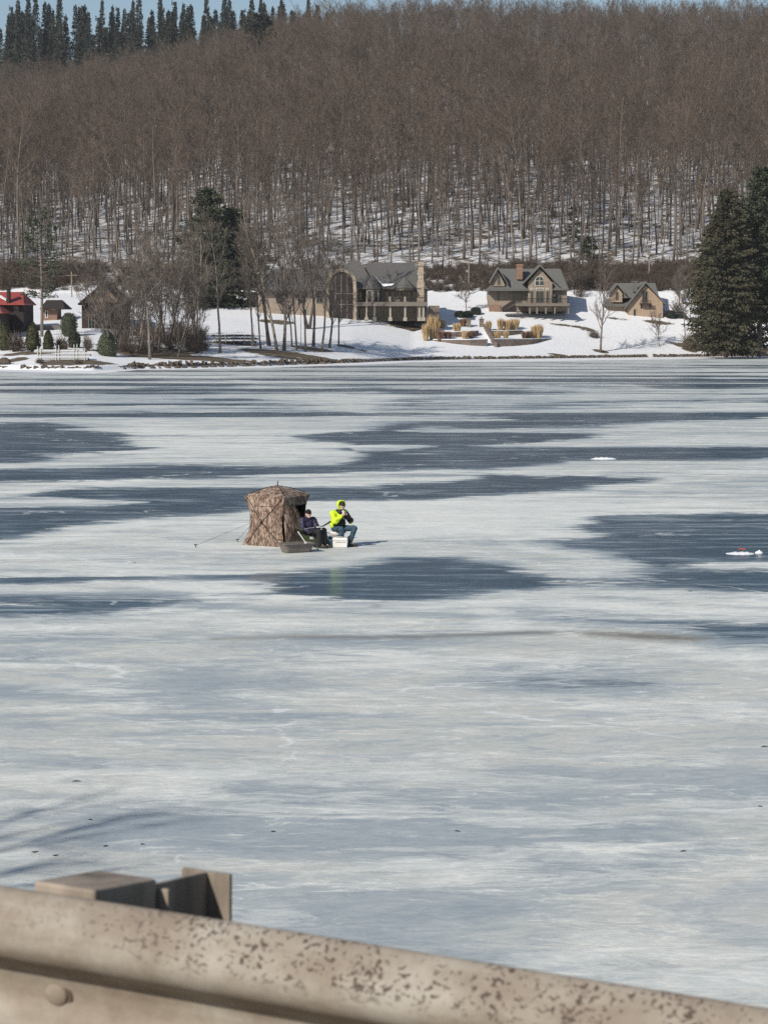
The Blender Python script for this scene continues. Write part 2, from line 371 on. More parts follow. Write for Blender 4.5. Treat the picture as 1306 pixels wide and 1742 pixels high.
m, t, b = new_mat('lake_ice')
v = coords(t, (.38, 1, 1)); vv = coords(t, (.8, 1, 1)); vs_ = coords(t, (.22, 1, 1))
def cen(x, k): return mth(t, 'MULTIPLY', mth(t, 'SUBTRACT', x, .5), k)
def add(*a):
    r = a[0]
    for q in a[1:]: r = mth(t, 'ADD', r, q)
    return r
big = nz(t, v, .075, 4, .55, .8); mid = nz(t, coords(t, (.34, 1, 1)), .34, 7, .62, 1.5); fine = nz(t, coords(t, (.42, 1, 1)), 1.5, 8, .68, 1.4); grit = nz(t, vv, 16, 4, .7)
strk = nz(t, coords(t, (.13, 1, 1)), 1.25, 7, .68, .5); patch = nz(t, coords(t, (.42, 1, 1)), .20, 9, .64, 1.9); sw = nz(t, coords(t, (.5, 1, 1)), .16, 3, .5, 2.5)
sxy = nd(t, 'ShaderNodeSeparateXYZ'); t.links.new(coords(t), sxy.inputs[0])
yk = mth(t, 'MULTIPLY', sxy.outputs[1], .0025)
farf = ramp(t, yk, [(.19, 0), (.32, .4), (.50, 1)]); nearf = ramp(t, yk, [(.095, 1), (.19, 0)]); midf = mth(t, 'SUBTRACT', 1, nearf)
n1b = add(cen(big, 1.3), cen(mid, 1.7), mth(t, 'MULTIPLY', cen(strk, 1.9), mth(t, 'MULTIPLY_ADD', midf, .9, .1)), cen(fine, 1.4))
farw = nz(t, coords(t, (.12, 1, 1)), .10, 5, .68, .6); farx = nz(t, coords(t, (.14, 1, 1)), .03, 4, .55, .5)
dk = mth(t, 'MULTIPLY_ADD', attr(t, 'dark'), .95, mth(t, 'MULTIPLY_ADD', n1b, .62, -.02))
dk = add(dk, mth(t, 'MULTIPLY', add(cen(farw, 6.0), cen(farx, 3.0)), farf), mth(t, 'MULTIPLY', farf, .16))
dk = mth(t, 'SUBTRACT', dk, mth(t, 'MULTIPLY', nearf, .24))
dkf = ramp(t, dk, [(.27, 0), (.36, .28), (.44, .65), (.54, 1)])
wh = add(mth(t, 'MULTIPLY', attr(t, 'white'), .46), mth(t, 'MULTIPLY', n1b, -1.0), mth(t, 'MULTIPLY', nearf, -.04))
whf = ramp(t, wh, [(.01, .0), (.08, .18), (.14, .5), (.20, .45), (.42, 1)])
tint = ramp(t, add(mth(t, 'MULTIPLY', patch, .85), mth(t, 'MULTIPLY', fine, .15), mth(t, 'MULTIPLY', attr(t, 'dark'), -.22), .012), [(.40, (.37, .415, .435)), (.44, (.42, .46, .47)), (.485, (.46, .495, .495)), (.492, (.515, .54, .515)), (.54, (.56, .57, .53)), (.575, (.55, .565, .545)), (.58, (.50, .53, .525)), (.63, (.48, .515, .52))])
c1 = mixc(t, whf, tint, (.73, .745, .70))
c2 = mixc(t, dkf, c1, ramp(t, add(cen(strk, 2.6), cen(fine, 1.2), mid), [(.30, (.020, .046, .074)), (.52, (.048, .082, .112)), (.70, (.12, .165, .20)), (.85, (.26, .31, .34))]))
c3 = mixc(t, mth(t, 'MULTIPLY', attr(t, 'pud'), .8), c2, (.12, .105, .085))
apf = ramp(t, mth(t, 'ADD', attr(t, 'apron'), mth(t, 'MULTIPLY', n1b, .25)), [(.48, 0), (.58, 1)])
c4 = mixc(t, apf, c3, (.8, .81, .82))
crust = nz(t, coords(t, (.45, 1, 1)), 4.5, 8, .74, 1.2); cr2 = nz(t, coords(t, (.4, 1, 1)), .6, 4, .6, 1.0)
c4 = mixc(t, .75, c4, ramp(t, mth(t, 'ADD', mth(t, 'MULTIPLY', crust, .65), mth(t, 'MULTIPLY', cr2, .35)), [(.38, (.72, .77, .82)), (.50, (.97, .98, .99)), (.60, (1.2, 1.19, 1.15))]), 'MULTIPLY')
flk = mth(t, 'MULTIPLY', ramp(t, crust, [(.56, 0), (.64, 1)]), ramp(t, mth(t, 'ADD', cr2, cen(mid, -.6)), [(.5, 0), (.6, .8)]))
c4 = mixc(t, mth(t, 'MULTIPLY', flk, mth(t, 'SUBTRACT', 1, dkf)), c4, (.82, .82, .78))
vo = nd(t, 'ShaderNodeTexVoronoi', feature='DISTANCE_TO_EDGE'); vo.inputs['Scale'].default_value = .075
wrp = nd(t, 'ShaderNodeVectorMath', operation='ADD'); nw = nd(t, 'ShaderNodeTexNoise'); nw.inputs['Scale'].default_value = .35; nw.inputs['Detail'].default_value = 5
t.links.new(coords(t), nw.inputs['Vector']); sc_ = nd(t, 'ShaderNodeVectorMath', operation='SCALE'); sc_.inputs['Scale'].default_value = 5.0; t.links.new(nw.outputs['Color'], sc_.inputs[0])
t.links.new(coords(t), wrp.inputs[0]); t.links.new(sc_.outputs[0], wrp.inputs[1]); t.links.new(wrp.outputs[0], vo.inputs['Vector'])
ck = mth(t, 'MULTIPLY', ramp(t, vo.outputs['Distance'], [(.0, 1), (.0028, .8), (.0055, 0)]), ramp(t, patch, [(.50, 0), (.56, .75)]))
c4 = mixc(t, ck, c4, (.82, .84, .84))
c5 = mixc(t, ramp(t, grit, [(.3, .16), (.6, 0)]), c4, (.2, .22, .24))
t.links.new(c5, b.inputs['Base Color'])
wet = mth(t, 'MULTIPLY', dkf, mth(t, 'SUBTRACT', 1, apf))
rg = mth(t, 'MULTIPLY_ADD', wet, -.34, mth(t, 'MULTIPLY_ADD', fine, .15, .50))
t.links.new(rg, b.inputs['Roughness']); b.inputs['IOR'].default_value = 1.31
t.links.new(mth(t, 'MULTIPLY_ADD', wet, .16, .2), b.inputs['Specular IOR Level'])
hh = mth(t, 'ADD', mth(t, 'MULTIPLY', whf, .5), mth(t, 'MULTIPLY', fine, .6))
bn = nd(t, 'ShaderNodeBump'); bn.inputs['Distance'].default_value = .03
t.links.new(mth(t, 'MULTIPLY_ADD', wet, -.42, .5), bn.inputs['Strength']); t.links.new(hh, bn.inputs['Height']); t.links.new(bn.outputs[0], b.inputs['Normal'])
ice = grid_mesh('lake_ice', Xg[::-1].copy(), Yg[::-1].copy(), np.zeros_like(Xg), [m], {'dark': dark[::-1], 'white': white[::-1], 'pud': pud[::-1], 'apron': apron[::-1]})

# near bank and road under the camera
def bank_z(x, y):
    reach = 12 + 9 * min(1, max(0, (-x - 6) / 8))
    start = 3.75 + .52 * (-x if abs(x) < 30 else -30 * (1 if x > 0 else -1))
    start = max(-2.0, min(6.0, start))
    if y < start: return 5.02
    return 5.02 - 5.5 * min(1, (y - start) / max(3, (reach - start)))
bx = np.linspace(-60, 60, 121); by = np.concatenate([np.linspace(-30, -2, 10), np.linspace(-1.5, 24, 60)])
BX, BY = np.meshgrid(bx, by); BZ = np.vectorize(bank_z)(BX, BY) + .06 * np.vectorize(lambda x, y: mnoise.noise(Vector((x, y, 0))))(BX, BY)
bmat = mat('bank_soil', (.16, .13, .09), .95, .4, 1.5, bmp=.5)
grid_mesh('near_bank', BX, BY, BZ, [bmat])
mb = MB(); Lr = Vector((.887, -.46, 0)).normalized(); Nr = Vector((.46, .887, 0)).normalized()
c0 = Vector((-.55, 3.13, 0)) - Nr * 5.2
mb.obox(c0 + Vector((0, 0, 5.05)), Lr * 60, Nr * 4.4, (0, 0, .06)); rd = mb.build('road', mat('asphalt', (.055, .055, .057), .9, .2, 8, bmp=.3)); rd['kind'] = 'structure'

# ------------------------------------------------------------------ trees
def rot_dir(d, ang, az):
    d = d.normalized(); a = Vector((0, 0, 1)) if abs(d.z) < .95 else Vector((1, 0, 0))
    u = d.cross(a).normalized(); w = d.cross(u)
    return (d * math.cos(ang) + (u * math.cos(az) + w * math.sin(az)) * math.sin(ang)).normalized()
def bend_path(p, d, ln, n, rng, wob, upw=0.0):
    pts = [Vector(p)]; d = d.normalized()
    for i in range(n):
        d = (d + Vector((rng.gauss(0, wob), rng.gauss(0, wob), rng.gauss(0, wob * .6) + upw))).normalized()
        pts.append(pts[-1] + d * (ln / n))
    return pts
def tri_twigs(mb, base, d, ln, w, rng):
    """a tapering twig: thin three-cornered blade of wood"""
    a = Vector((rng.gauss(0, 1), rng.gauss(0, 1), rng.gauss(0, 1))); s = d.cross(a)
    if s.length < 1e-4: s = Vector((1, 0, 0))
    s = s.normalized() * w
    mid = base + d * ln * .5 + Vector((rng.gauss(0, .05), rng.gauss(0, .05), rng.gauss(0, .05))) * ln
    mb.add([base - s * .5, base + s * .5, mid + s * .35, mid - s * .35, base + d * ln], [(0, 1, 2, 3), (3, 2, 4)])
def bare_tree(seed, H, tr, first=.45, nl=12, sub=5, tw=18, spread=.55, limb=.30, lean=0.0, fork=0, twl=1.2, tww=.035, wob=.05, stems=1):
    """returns (trunk MB, crown MB) of a leafless tree; trunk has the limbs, crown the fine branches and twigs"""
    rng = random.Random(seed); T = MB(); C = MB()
    for sI in range(stems):
        if stems == 1: b0 = Vector((0, 0, -.3)); d0 = Vector((lean, rng.gauss(0, .03), 1))
        else:
            a = 2 * math.pi * sI / stems + rng.random(); b0 = Vector((math.cos(a) * tr * .5, math.sin(a) * tr * .5, -.3)); d0 = Vector((math.cos(a) * .28 + lean, math.sin(a) * .28, 1))
        hh = H * rng.uniform(.82, 1) if stems > 1 else H
        tp = bend_path(b0, d0, hh, 9, rng, wob, .03)
        r0 = tr * (.7 if stems > 1 else 1)
        rr = [r0 * (1.35 if k == 0 else 1) * max(.06, (1 - k / 9.6)) ** .8 for k in range(10)]
        T.tube(tp, rr, 7)
        for i in range(nl):
            f = first + (1 - first) * (i + rng.random()) / nl * .97
            k = min(8, int(f * 9)); fr = f * 9 - k; p = tp[k].lerp(tp[k + 1], fr)
            tdir = (tp[k + 1] - tp[k]).normalized(); r = rr[k] * .55
            ang = spread * rng.uniform(.7, 1.35); ln = H * limb * rng.uniform(.65, 1.1) * (1.15 - f * .75) / (1.15 - first * .75)
            d = rot_dir(tdir, ang, i * 2.4 + rng.uniform(-.5, .5))
            lp = bend_path(p, d, ln, 5, rng, .12, .09)
            T.tube(lp, [max(.028, r * (1 - .16 * q)) for q in range(6)], 4, False)
            for s_ in range(sub):
                g = rng.uniform(.25, 1); kk_ = min(4, int(g * 5)); q = lp[kk_].lerp(lp[kk_ + 1], g * 5 - kk_)
                sd_ = rot_dir((lp[kk_ + 1] - lp[kk_]), rng.uniform(.35, .9), rng.uniform(0, 6.28)); sl = ln * rng.uniform(.3, .6)
                sp = bend_path(q, sd_, sl, 3, rng, .16, .08)
                C.tube(sp, [.035, .026, .018, .01], 3, False)
                for _ in range(tw):
                    h_ = rng.random(); k3 = min(2, int(h_ * 3)); z_ = sp[k3].lerp(sp[k3 + 1], h_ * 3 - k3)
                    td = rot_dir(sp[k3 + 1] - sp[k3], rng.uniform(.2, 1.0), rng.uniform(0, 6.28)); td.z += .15
                    tri_twigs(C, z_, td.normalized(), twl * rng.uniform(.5, 1.25), tww, rng)
            for _ in range(tw):
                g = rng.uniform(.3, 1); k3 = min(4, int(g * 5)); z_ = lp[k3].lerp(lp[k3 + 1], g * 5 - k3)
                tri_twigs(C, z_, rot_dir(lp[k3 + 1] - lp[k3], rng.uniform(.3, 1.1), rng.uniform(0, 6.28)), twl * rng.uniform(.5, 1.3), tww, rng)
    return T, C
def leaf(mb, c, d, ln, w, rng):
    s = d.cross(Vector((rng.gauss(0, 1), rng.gauss(0, 1), rng.gauss(0, 1)))).normalized() * w
    mb.add([c, c + d * ln * .5 + s, c + d * ln, c + d * ln * .5 - s], [(0, 1, 2, 3)])
def conifer(seed, H, tr, rad, first=.08, whorl=24, per=7, kind='spruce', density=12, size=.5, gap=0.0):
    rng = random.Random(seed); T = MB(); C = MB()
    tp = bend_path((0, 0, -.3), Vector((0, 0, 1)), H, 8, rng, .012)
    T.tube(tp, [tr * (1 - .112 * k) for k in range(9)], 7)
    for i in range(whorl):
        f = first + (1 - first) * (i / whorl); z = H * f - .3
        for j in range(per):
            if rng.random() < gap: continue
            az = rng.uniform(0, 6.28)
            if kind == 'spruce': ln = rad * (1 - f) ** .95 * rng.uniform(.7, 1.12) + .1; dz = -.25 + .55 * f
            elif kind == 'pine': ln = rad * (math.sin(math.pi * min(1, (f - first) / (1 - first) * .8 + .2)) ** .7) * rng.uniform(.5, 1.15) + .4; dz = .12
            else: ln = rad * (min(1, (1 - f) * 1.9) ** .6) * rng.uniform(.6, 1.15) * (1 + .3 * mnoise.noise(Vector((math.cos(az) * 1.3, math.sin(az) * 1.3, z * .35 + seed)))) + .3; dz = -.15 + .35 * f
            d = Vector((math.cos(az), math.sin(az), dz)).normalized()
            bp = bend_path((tp[min(8, int(f * 8))].x, tp[min(8, int(f * 8))].y, z + rng.uniform(-.3, .3)), d, ln, 4, rng, .06, .03 if kind != 'spruce' else .02)
            T.tube(bp, [.05 + .01 * ln, .04, .03, .02, .012], 3, False)
            n = int(density * (.4 + ln / max(rad, .1)))
            for q in range(n):
                g = rng.uniform(.15, 1) if kind != 'pine' else rng.uniform(.45, 1.0)
                k3 = min(3, int(g * 4)); c = bp[k3].lerp(bp[k3 + 1], g * 4 - k3)
                sidew = ln * .28 * (1 - g * .6)
                c = c + Vector((rng.gauss(0, sidew * .5), rng.gauss(0, sidew * .5), rng.gauss(0, .12)))
                dd_ = (d + Vector((rng.gauss(0, .6), rng.gauss(0, .6), rng.gauss(0, .35) - (.5 if kind != 'pine' else -.3)))).normalized()
                leaf(C, c, dd_, size * rng.uniform(.7, 1.5), size * rng.uniform(.16, .3), rng)
    for q in range(30): leaf(C, Vector((0, 0, H - .3 - rng.random() * 1.2)), Vector((rng.gauss(0, .4), rng.gauss(0, .4), .6)).normalized(), size * .8, size * .15, rng)
    return T, C
def make_tree(TC, name, loc, label, group=None, bark='bark', crown='twig', rz=0.0, cat='tree', trunk_name='trunk'):
    e = empty(name, loc, label, cat, group, rz)
    a = TC[0].build(trunk_name, M[bark], e, True); c = TC[1].build('crown', M[crown], e)
    return e, a, c

# forest prototypes
protos = []
for k in range(8):
    rg_ = random.Random(100 + k)
    TC = bare_tree(10 + k, 26.5 + rg_.uniform(-3, 2), rg_.uniform(.13, .24), first=rg_.choice([.5, .58, .66]), nl=rg_.choice([9, 11, 13]), sub=5, tw=6, spread=rg_.uniform(.5, .8), limb=rg_.uniform(.19, .27), twl=1.6, tww=.036, wob=rg_.uniform(.03, .075), stems=2 if k == 5 else 1)
    protos.append(TC)
rng = random.Random(5)
pos = []
D = 446.0
while D < 925:
    step = 4.5 - (D - 446) * .0022
    xx = -.37 * D
    while xx < .37 * D:
        x = xx + rng.uniform(-.5, .5) * step; y = D + rng.uniform(-.5, .5) * step
        u = x / y; px = u * F + CX
        lim = 830 if px > 650 else 925
        spr = px < 600 and y > 800 + max(0, (px - 200)) * .05 and not (px < 250 and y < 872)
        if y < lim and not spr and rng.random() < .92: pos.append((x, y))
        xx += step
    D += step
pos.sort(key=lambda p: p[1])
infr = [p for p in pos if abs(p[0] / p[1]) < .178][:290]
inset = set(infr); rest = [p for p in pos if p not in inset]
FG = 'bare trees along the front of the hillside forest'
FL = 'tall bare grey-brown tree among many alike at the foot of the snowy hillside forest'
pm = []
for k in range(8):
    x, y = infr[k * 7]
    e, a, c = make_tree(protos[k], 'bare_tree', (x, y, ground(x, y)), FL, FG, rz=rng.uniform(0, 6.28))
    pm.append((a.data, c.data, a, c)); infr[k * 7] = None
for p in infr:
    if p is None: continue
    k = rng.randrange(8); x, y = p
    e = empty('bare_tree', (x, y, ground(x, y)), FL, 'tree', FG, rng.uniform(0, 6.28))
    s_ = rng.choice([rng.uniform(.5, .75), rng.uniform(.8, 1.12), rng.uniform(.85, 1.15)]); e.scale = (s_, s_, s_ * rng.uniform(.92, 1.06))
    link_copy(pm[k][0], 'trunk', e); link_copy(pm[k][1], 'crown', e)

def gn_scatter(name, pts, src, label, cat, idx, rots, scl, kind='stuff'):
    """one object: points that carry copies of the source meshes (geometry nodes)"""
    me = bpy.data.meshes.new(name); me.from_pydata(pts, [], [])
    for nm, ty, dat in (('idx', 'INT', idx), ('rz', 'FLOAT', rots), ('sc', 'FLOAT', scl)):
        a = me.attributes.new(nm, ty, 'POINT'); a.data.foreach_set('value', dat)
    o = bpy.data.objects.new(name, me); COL.objects.link(o); tag(o, label, cat, None, kind)
    ng = bpy.data.node_groups.new(name, 'GeometryNodeTree')
    ng.interface.new_socket('Geometry', in_out='INPUT', socket_type='NodeSocketGeometry')
    ng.interface.new_socket('Geometry', in_out='OUTPUT', socket_type='NodeSocketGeometry')
    gi = ng.nodes.new('NodeGroupInput'); go = ng.nodes.new('NodeGroupOutput')
    ip = ng.nodes.new('GeometryNodeInstanceOnPoints'); jn = ng.nodes.new('GeometryNodeJoinGeometry')
    for objs in reversed(src):
        j2 = ng.nodes.new('GeometryNodeJoinGeometry')
        for ob in objs:
            oi = ng.nodes.new('GeometryNodeObjectInfo'); oi.transform_space = 'ORIGINAL'; oi.inputs['Object'].default_value = ob
            ng.links.new(oi.outputs['Geometry'], j2.inputs[0])
        g2 = ng.nodes.new('GeometryNodeGeometryToInstance'); ng.links.new(j2.outputs[0], g2.inputs[0]); ng.links.new(g2.outputs[0], jn.inputs[0])
    def na(nm, ty):
        n = ng.nodes.new('GeometryNodeInputNamedAttribute'); n.data_type = ty; n.inputs[0].default_value = nm; return n.outputs[0]
    cx = ng.nodes.new('ShaderNodeCombineXYZ'); ng.links.new(na('rz', 'FLOAT'), cx.inputs[2])
    ng.links.new(gi.outputs[0], ip.inputs['Points']); ng.links.new(jn.outputs[0], ip.inputs['Instance'])
    ip.inputs['Pick Instance'].default_value = True
    ng.links.new(na('idx', 'INT'), ip.inputs['Instance Index']); ng.links.new(cx.outputs[0], ip.inputs['Rotation']); ng.links.new(na('sc', 'FLOAT'), ip.inputs['Scale'])
    ng.links.new(ip.outputs[0], go.inputs[0])
    md = o.modifiers.new('scatter', 'NODES'); md.node_group = ng
    return o
pts = [(x, y, ground(x, y)) for x, y in rest]
gn_scatter('forest', pts, [(p[2], p[3]) for p in pm], 'dense leafless forest covering the hillside up to the ridge', 'forest',
           [rng.randrange(8) for _ in pts], [rng.uniform(0, 6.28) for _ in pts], [rng.uniform(.66, 1.08) * float(np.interp(p[1], [500, 620, 740, 800], [1, .9, .74, .62])) for p in pts])

# brush bank between lawn and forest, and thickets
def brush_bush(seed, H=3.2, w=2.4, n=420):
    rg_ = random.Random(seed); B = MB()
    for _ in range(26):
        a = rg_.uniform(0, 6.28); d = Vector((math.cos(a) * rg_.uniform(.1, .9), math.sin(a) * rg_.uniform(.1, .9), 1)).normalized()
        pth = bend_path((rg_.gauss(0, w * .2), rg_.gauss(0, w * .2), -.1), d, H * rg_.uniform(.5, 1), 3, rg_, .2)
        B.tube(pth, [.035, .026, .018, .01], 3, False)
        for _ in range(n // 26):
            g = rg_.uniform(.15, 1); k3 = min(2, int(g * 3)); z_ = pth[k3].lerp(pth[k3 + 1], g * 3 - k3)
            tri_twigs(B, z_, Vector((rg_.gauss(0, 1), rg_.gauss(0, 1), rg_.gauss(.4, .8))).normalized(), rg_.uniform(.5, 1.2), .045, rg_)
    return B
br = []
for k in range(4):
    o = brush_bush(300 + k).build('brush_clump', M['brush']); br.append(o)
gb = [empty('wild_bush', (0, 0, 0), None, 'bush', 'wild bushes at the ends of the brush bank') for _ in range(4)]
bushpx = [(745, 497, 'leafless wild bush right of the stone chimney under the brush bank'), (822, 478, 'leafless wild bush just left of the small cottage roof'), (1150, 530, 'leafless wild bush right of the third cottage'), (985, 506, 'leafless wild bush right of the cottage with the deck')]
for e, o, (bx_, by_, lb) in zip(gb, br, bushpx):
    e.location = G(bx_, by_); e['label'] = lb; o.name = 'branches'; o.parent = e
pts = []; 
rb = random.Random(8)
for _ in range(1500):
    px = rb.choice([rb.uniform(-250, 430), rb.uniform(715, 1230), rb.uniform(715, 1230), rb.uniform(715, 1560), rb.uniform(-250, 1560)]); D = rb.uniform(431, 445); x = (px - CX) / F * D; pts.append((x, D, ground(x, D)))
gn_scatter('brush', pts, [(o,) for o in br], 'brown leafless brush on the bank behind the houses', 'brush', [rb.randrange(4) for _ in pts], [rb.uniform(0, 6.28) for _ in pts], [rb.uniform(.5, 1.1) * (.55 + 1.1 * max(0, min(.6, .3 + mnoise.noise(Vector((p[0] * .035, 0, 7)))))) for p in pts])

# ridge spruces
sp = [conifer(40 + k, 19, .22, 3.9, .03, 34, 10, 'spruce', 13, .55) for k in range(3)]
SG = 'dark spruces along the ridge at the top left'
sm = None
tops = [(-30, 20), (5, 28), (24, 8), (50, -6), (62, 2), (82, -4), (98, -2), (116, -8), (132, 2), (145, 5), (156, 4), (173, -4), (192, 8), (208, -10), (226, -8), (243, -12), (262, -5), (282, -8), (300, -8), (318, 0), (334, -12), (356, -10), (378, -8), (398, -10), (416, -6), (438, -10), (460, -12), (480, -8), (503, -6), (528, -2), (541, 0), (556, 6), (150, 35), (172, 30), (190, 40), (225, 20), (250, 25), (60, 25), (110, 15), (280, 20), (310, 14), (75, 40), (95, 30), (128, 28), (208, 45), (160, 45), (236, 38), (262, 35), (295, 25), (330, 18), (350, 14), (370, 12), (390, 8), (412, 10), (185, 60), (150, 62), (220, 62), (10, 40), (40, 35)]
ra = random.Random(17)
tops += [(ra.uniform(10, 555), ra.uniform(2, 26)) for _ in range(55)]
SL = 'dark spire-shaped spruce in the row on the ridge at the top left'
meshes = {}
rs = random.Random(3)
for i, (px, ty) in enumerate(tops):
    D = (902 if i < 32 or i > 58 else 868) + rs.uniform(-8, 8); ty += rs.choice([-8, 0, 6, 14, 22]) + rs.uniform(-4, 4); px += rs.uniform(-9, 9); x = (px - CX) / F * D; z0 = ground(x, D); zt = P(px, ty, D).z; H = max(14, zt - z0)
    k = i % 3
    if k not in meshes:
        e, a, c = make_tree(sp[k], 'spruce_tree', (x, D, z0), SL, SG, crown='spruce'); meshes[k] = (a.data, c.data)
    else:
        e = empty('spruce_tree', (x, D, z0), SL, 'tree', SG, rs.uniform(0, 6.28)); link_copy(meshes[k][0], 'trunk', e); link_copy(meshes[k][1], 'crown', e)
    w_ = rs.uniform(.95, 1.45); e.scale = (w_, w_, H / 19)
# lone pine above the canopy
g = P(437, 76, 722); zt = P(437, 22, 722).z
pn = conifer(77, 32, .3, 5.0, .6, 14, 9, 'pine', 34, .9)
make_tree(pn, 'pine_tree', (g.x, 722, zt - 32), 'lone dark pine poking above the bare canopy near the top left', crown='spruce')

# shore conifers
def shore_conifer(px, base, top, D, rad, name, label, **kw):
    x = P(px, base, D).x; z0 = ground(x, D); H = P(px, top, D).z - z0; cr = kw.pop('crown', 'pine')
    TC = conifer(kw.pop('seed', int(px)), H, kw.pop('tr', .35), rad, **kw)
    return make_tree(TC, name, (x, D, z0), label, crown=cr)
shore_conifer(352, 535, 316, 402, 5.6, 'pine_tree', 'tall dark green pine left of the big house with the higher pointed top', kind='hemlock', whorl=32, per=10, density=34, size=.65, first=.05, gap=.15)
shore_conifer(398, 540, 352, 408, 6.0, 'pine_tree', 'broad dark pine hard against the left end of the big house', kind='hemlock', whorl=32, per=12, density=34, size=.65, first=.03, gap=.15)
shore_conifer(72, 583, 348, 345, 3.4, 'pine_tree', 'open thin pine with a bare lower trunk behind the clipped cones', kind='pine', whorl=22, per=6, density=22, size=.42, first=.3, gap=.25, tr=.28)
shore_conifer(196, 545, 476, 372, 2.4, 'fir_tree', 'small dark fir beside the dark barn', kind='spruce', whorl=18, per=8, density=18, size=.45, first=.02, tr=.15)
shore_conifer(1000, 470, 398, 455, 4.2, 'fir_tree', 'young green fir standing inside the bare forest above the cottages', kind='spruce', whorl=9, per=7, density=20, size=.6, first=.1, tr=.15)
shore_conifer(975, 450, 345, 475, 2.6, 'fir_tree', 'slim dark fir deep in the bare forest above the cottages', kind='spruce', whorl=12, per=6, density=12, size=.5, first=.2, tr=.15)
shore_conifer(1234, 592, 318, 385, 5.3, 'hemlock_tree', 'broad brownish green hemlock at the right shore, left of its darker neighbour', kind='hemlock', whorl=40, per=14, density=36, size=.6, first=.05, crown='hemlock', tr=.4)
shore_conifer(1203, 588, 380, 389, 3.6, 'hemlock_tree', 'lower hemlock at the left edge of the right shore clump', kind='hemlock', whorl=28, per=11, density=30, size=.55, first=.08, crown='hemlock', tr=.25)
shore_conifer(1290, 592, 280, 392, 6.0, 'spruce_tree', 'tall dark conifer with bare lower trunk at the right edge', kind='hemlock', whorl=36, per=13, density=36, size=.6, first=.2, crown='pine', tr=.42)
shore_conifer(1262, 590, 345, 398, 5.5, 'hemlock_tree', 'hemlock standing back between the broad hemlock and the tall dark conifer', kind='hemlock', whorl=34, per=12, density=32, size=.6, first=.08, crown='hemlock', tr=.3)
shore_conifer(1335, 590, 300, 402, 6.0, 'spruce_tree', 'dark conifer half outside the right edge of the picture', kind='hemlock', whorl=26, per=8, density=22, size=.6, first=.1, crown='pine', tr=.4)

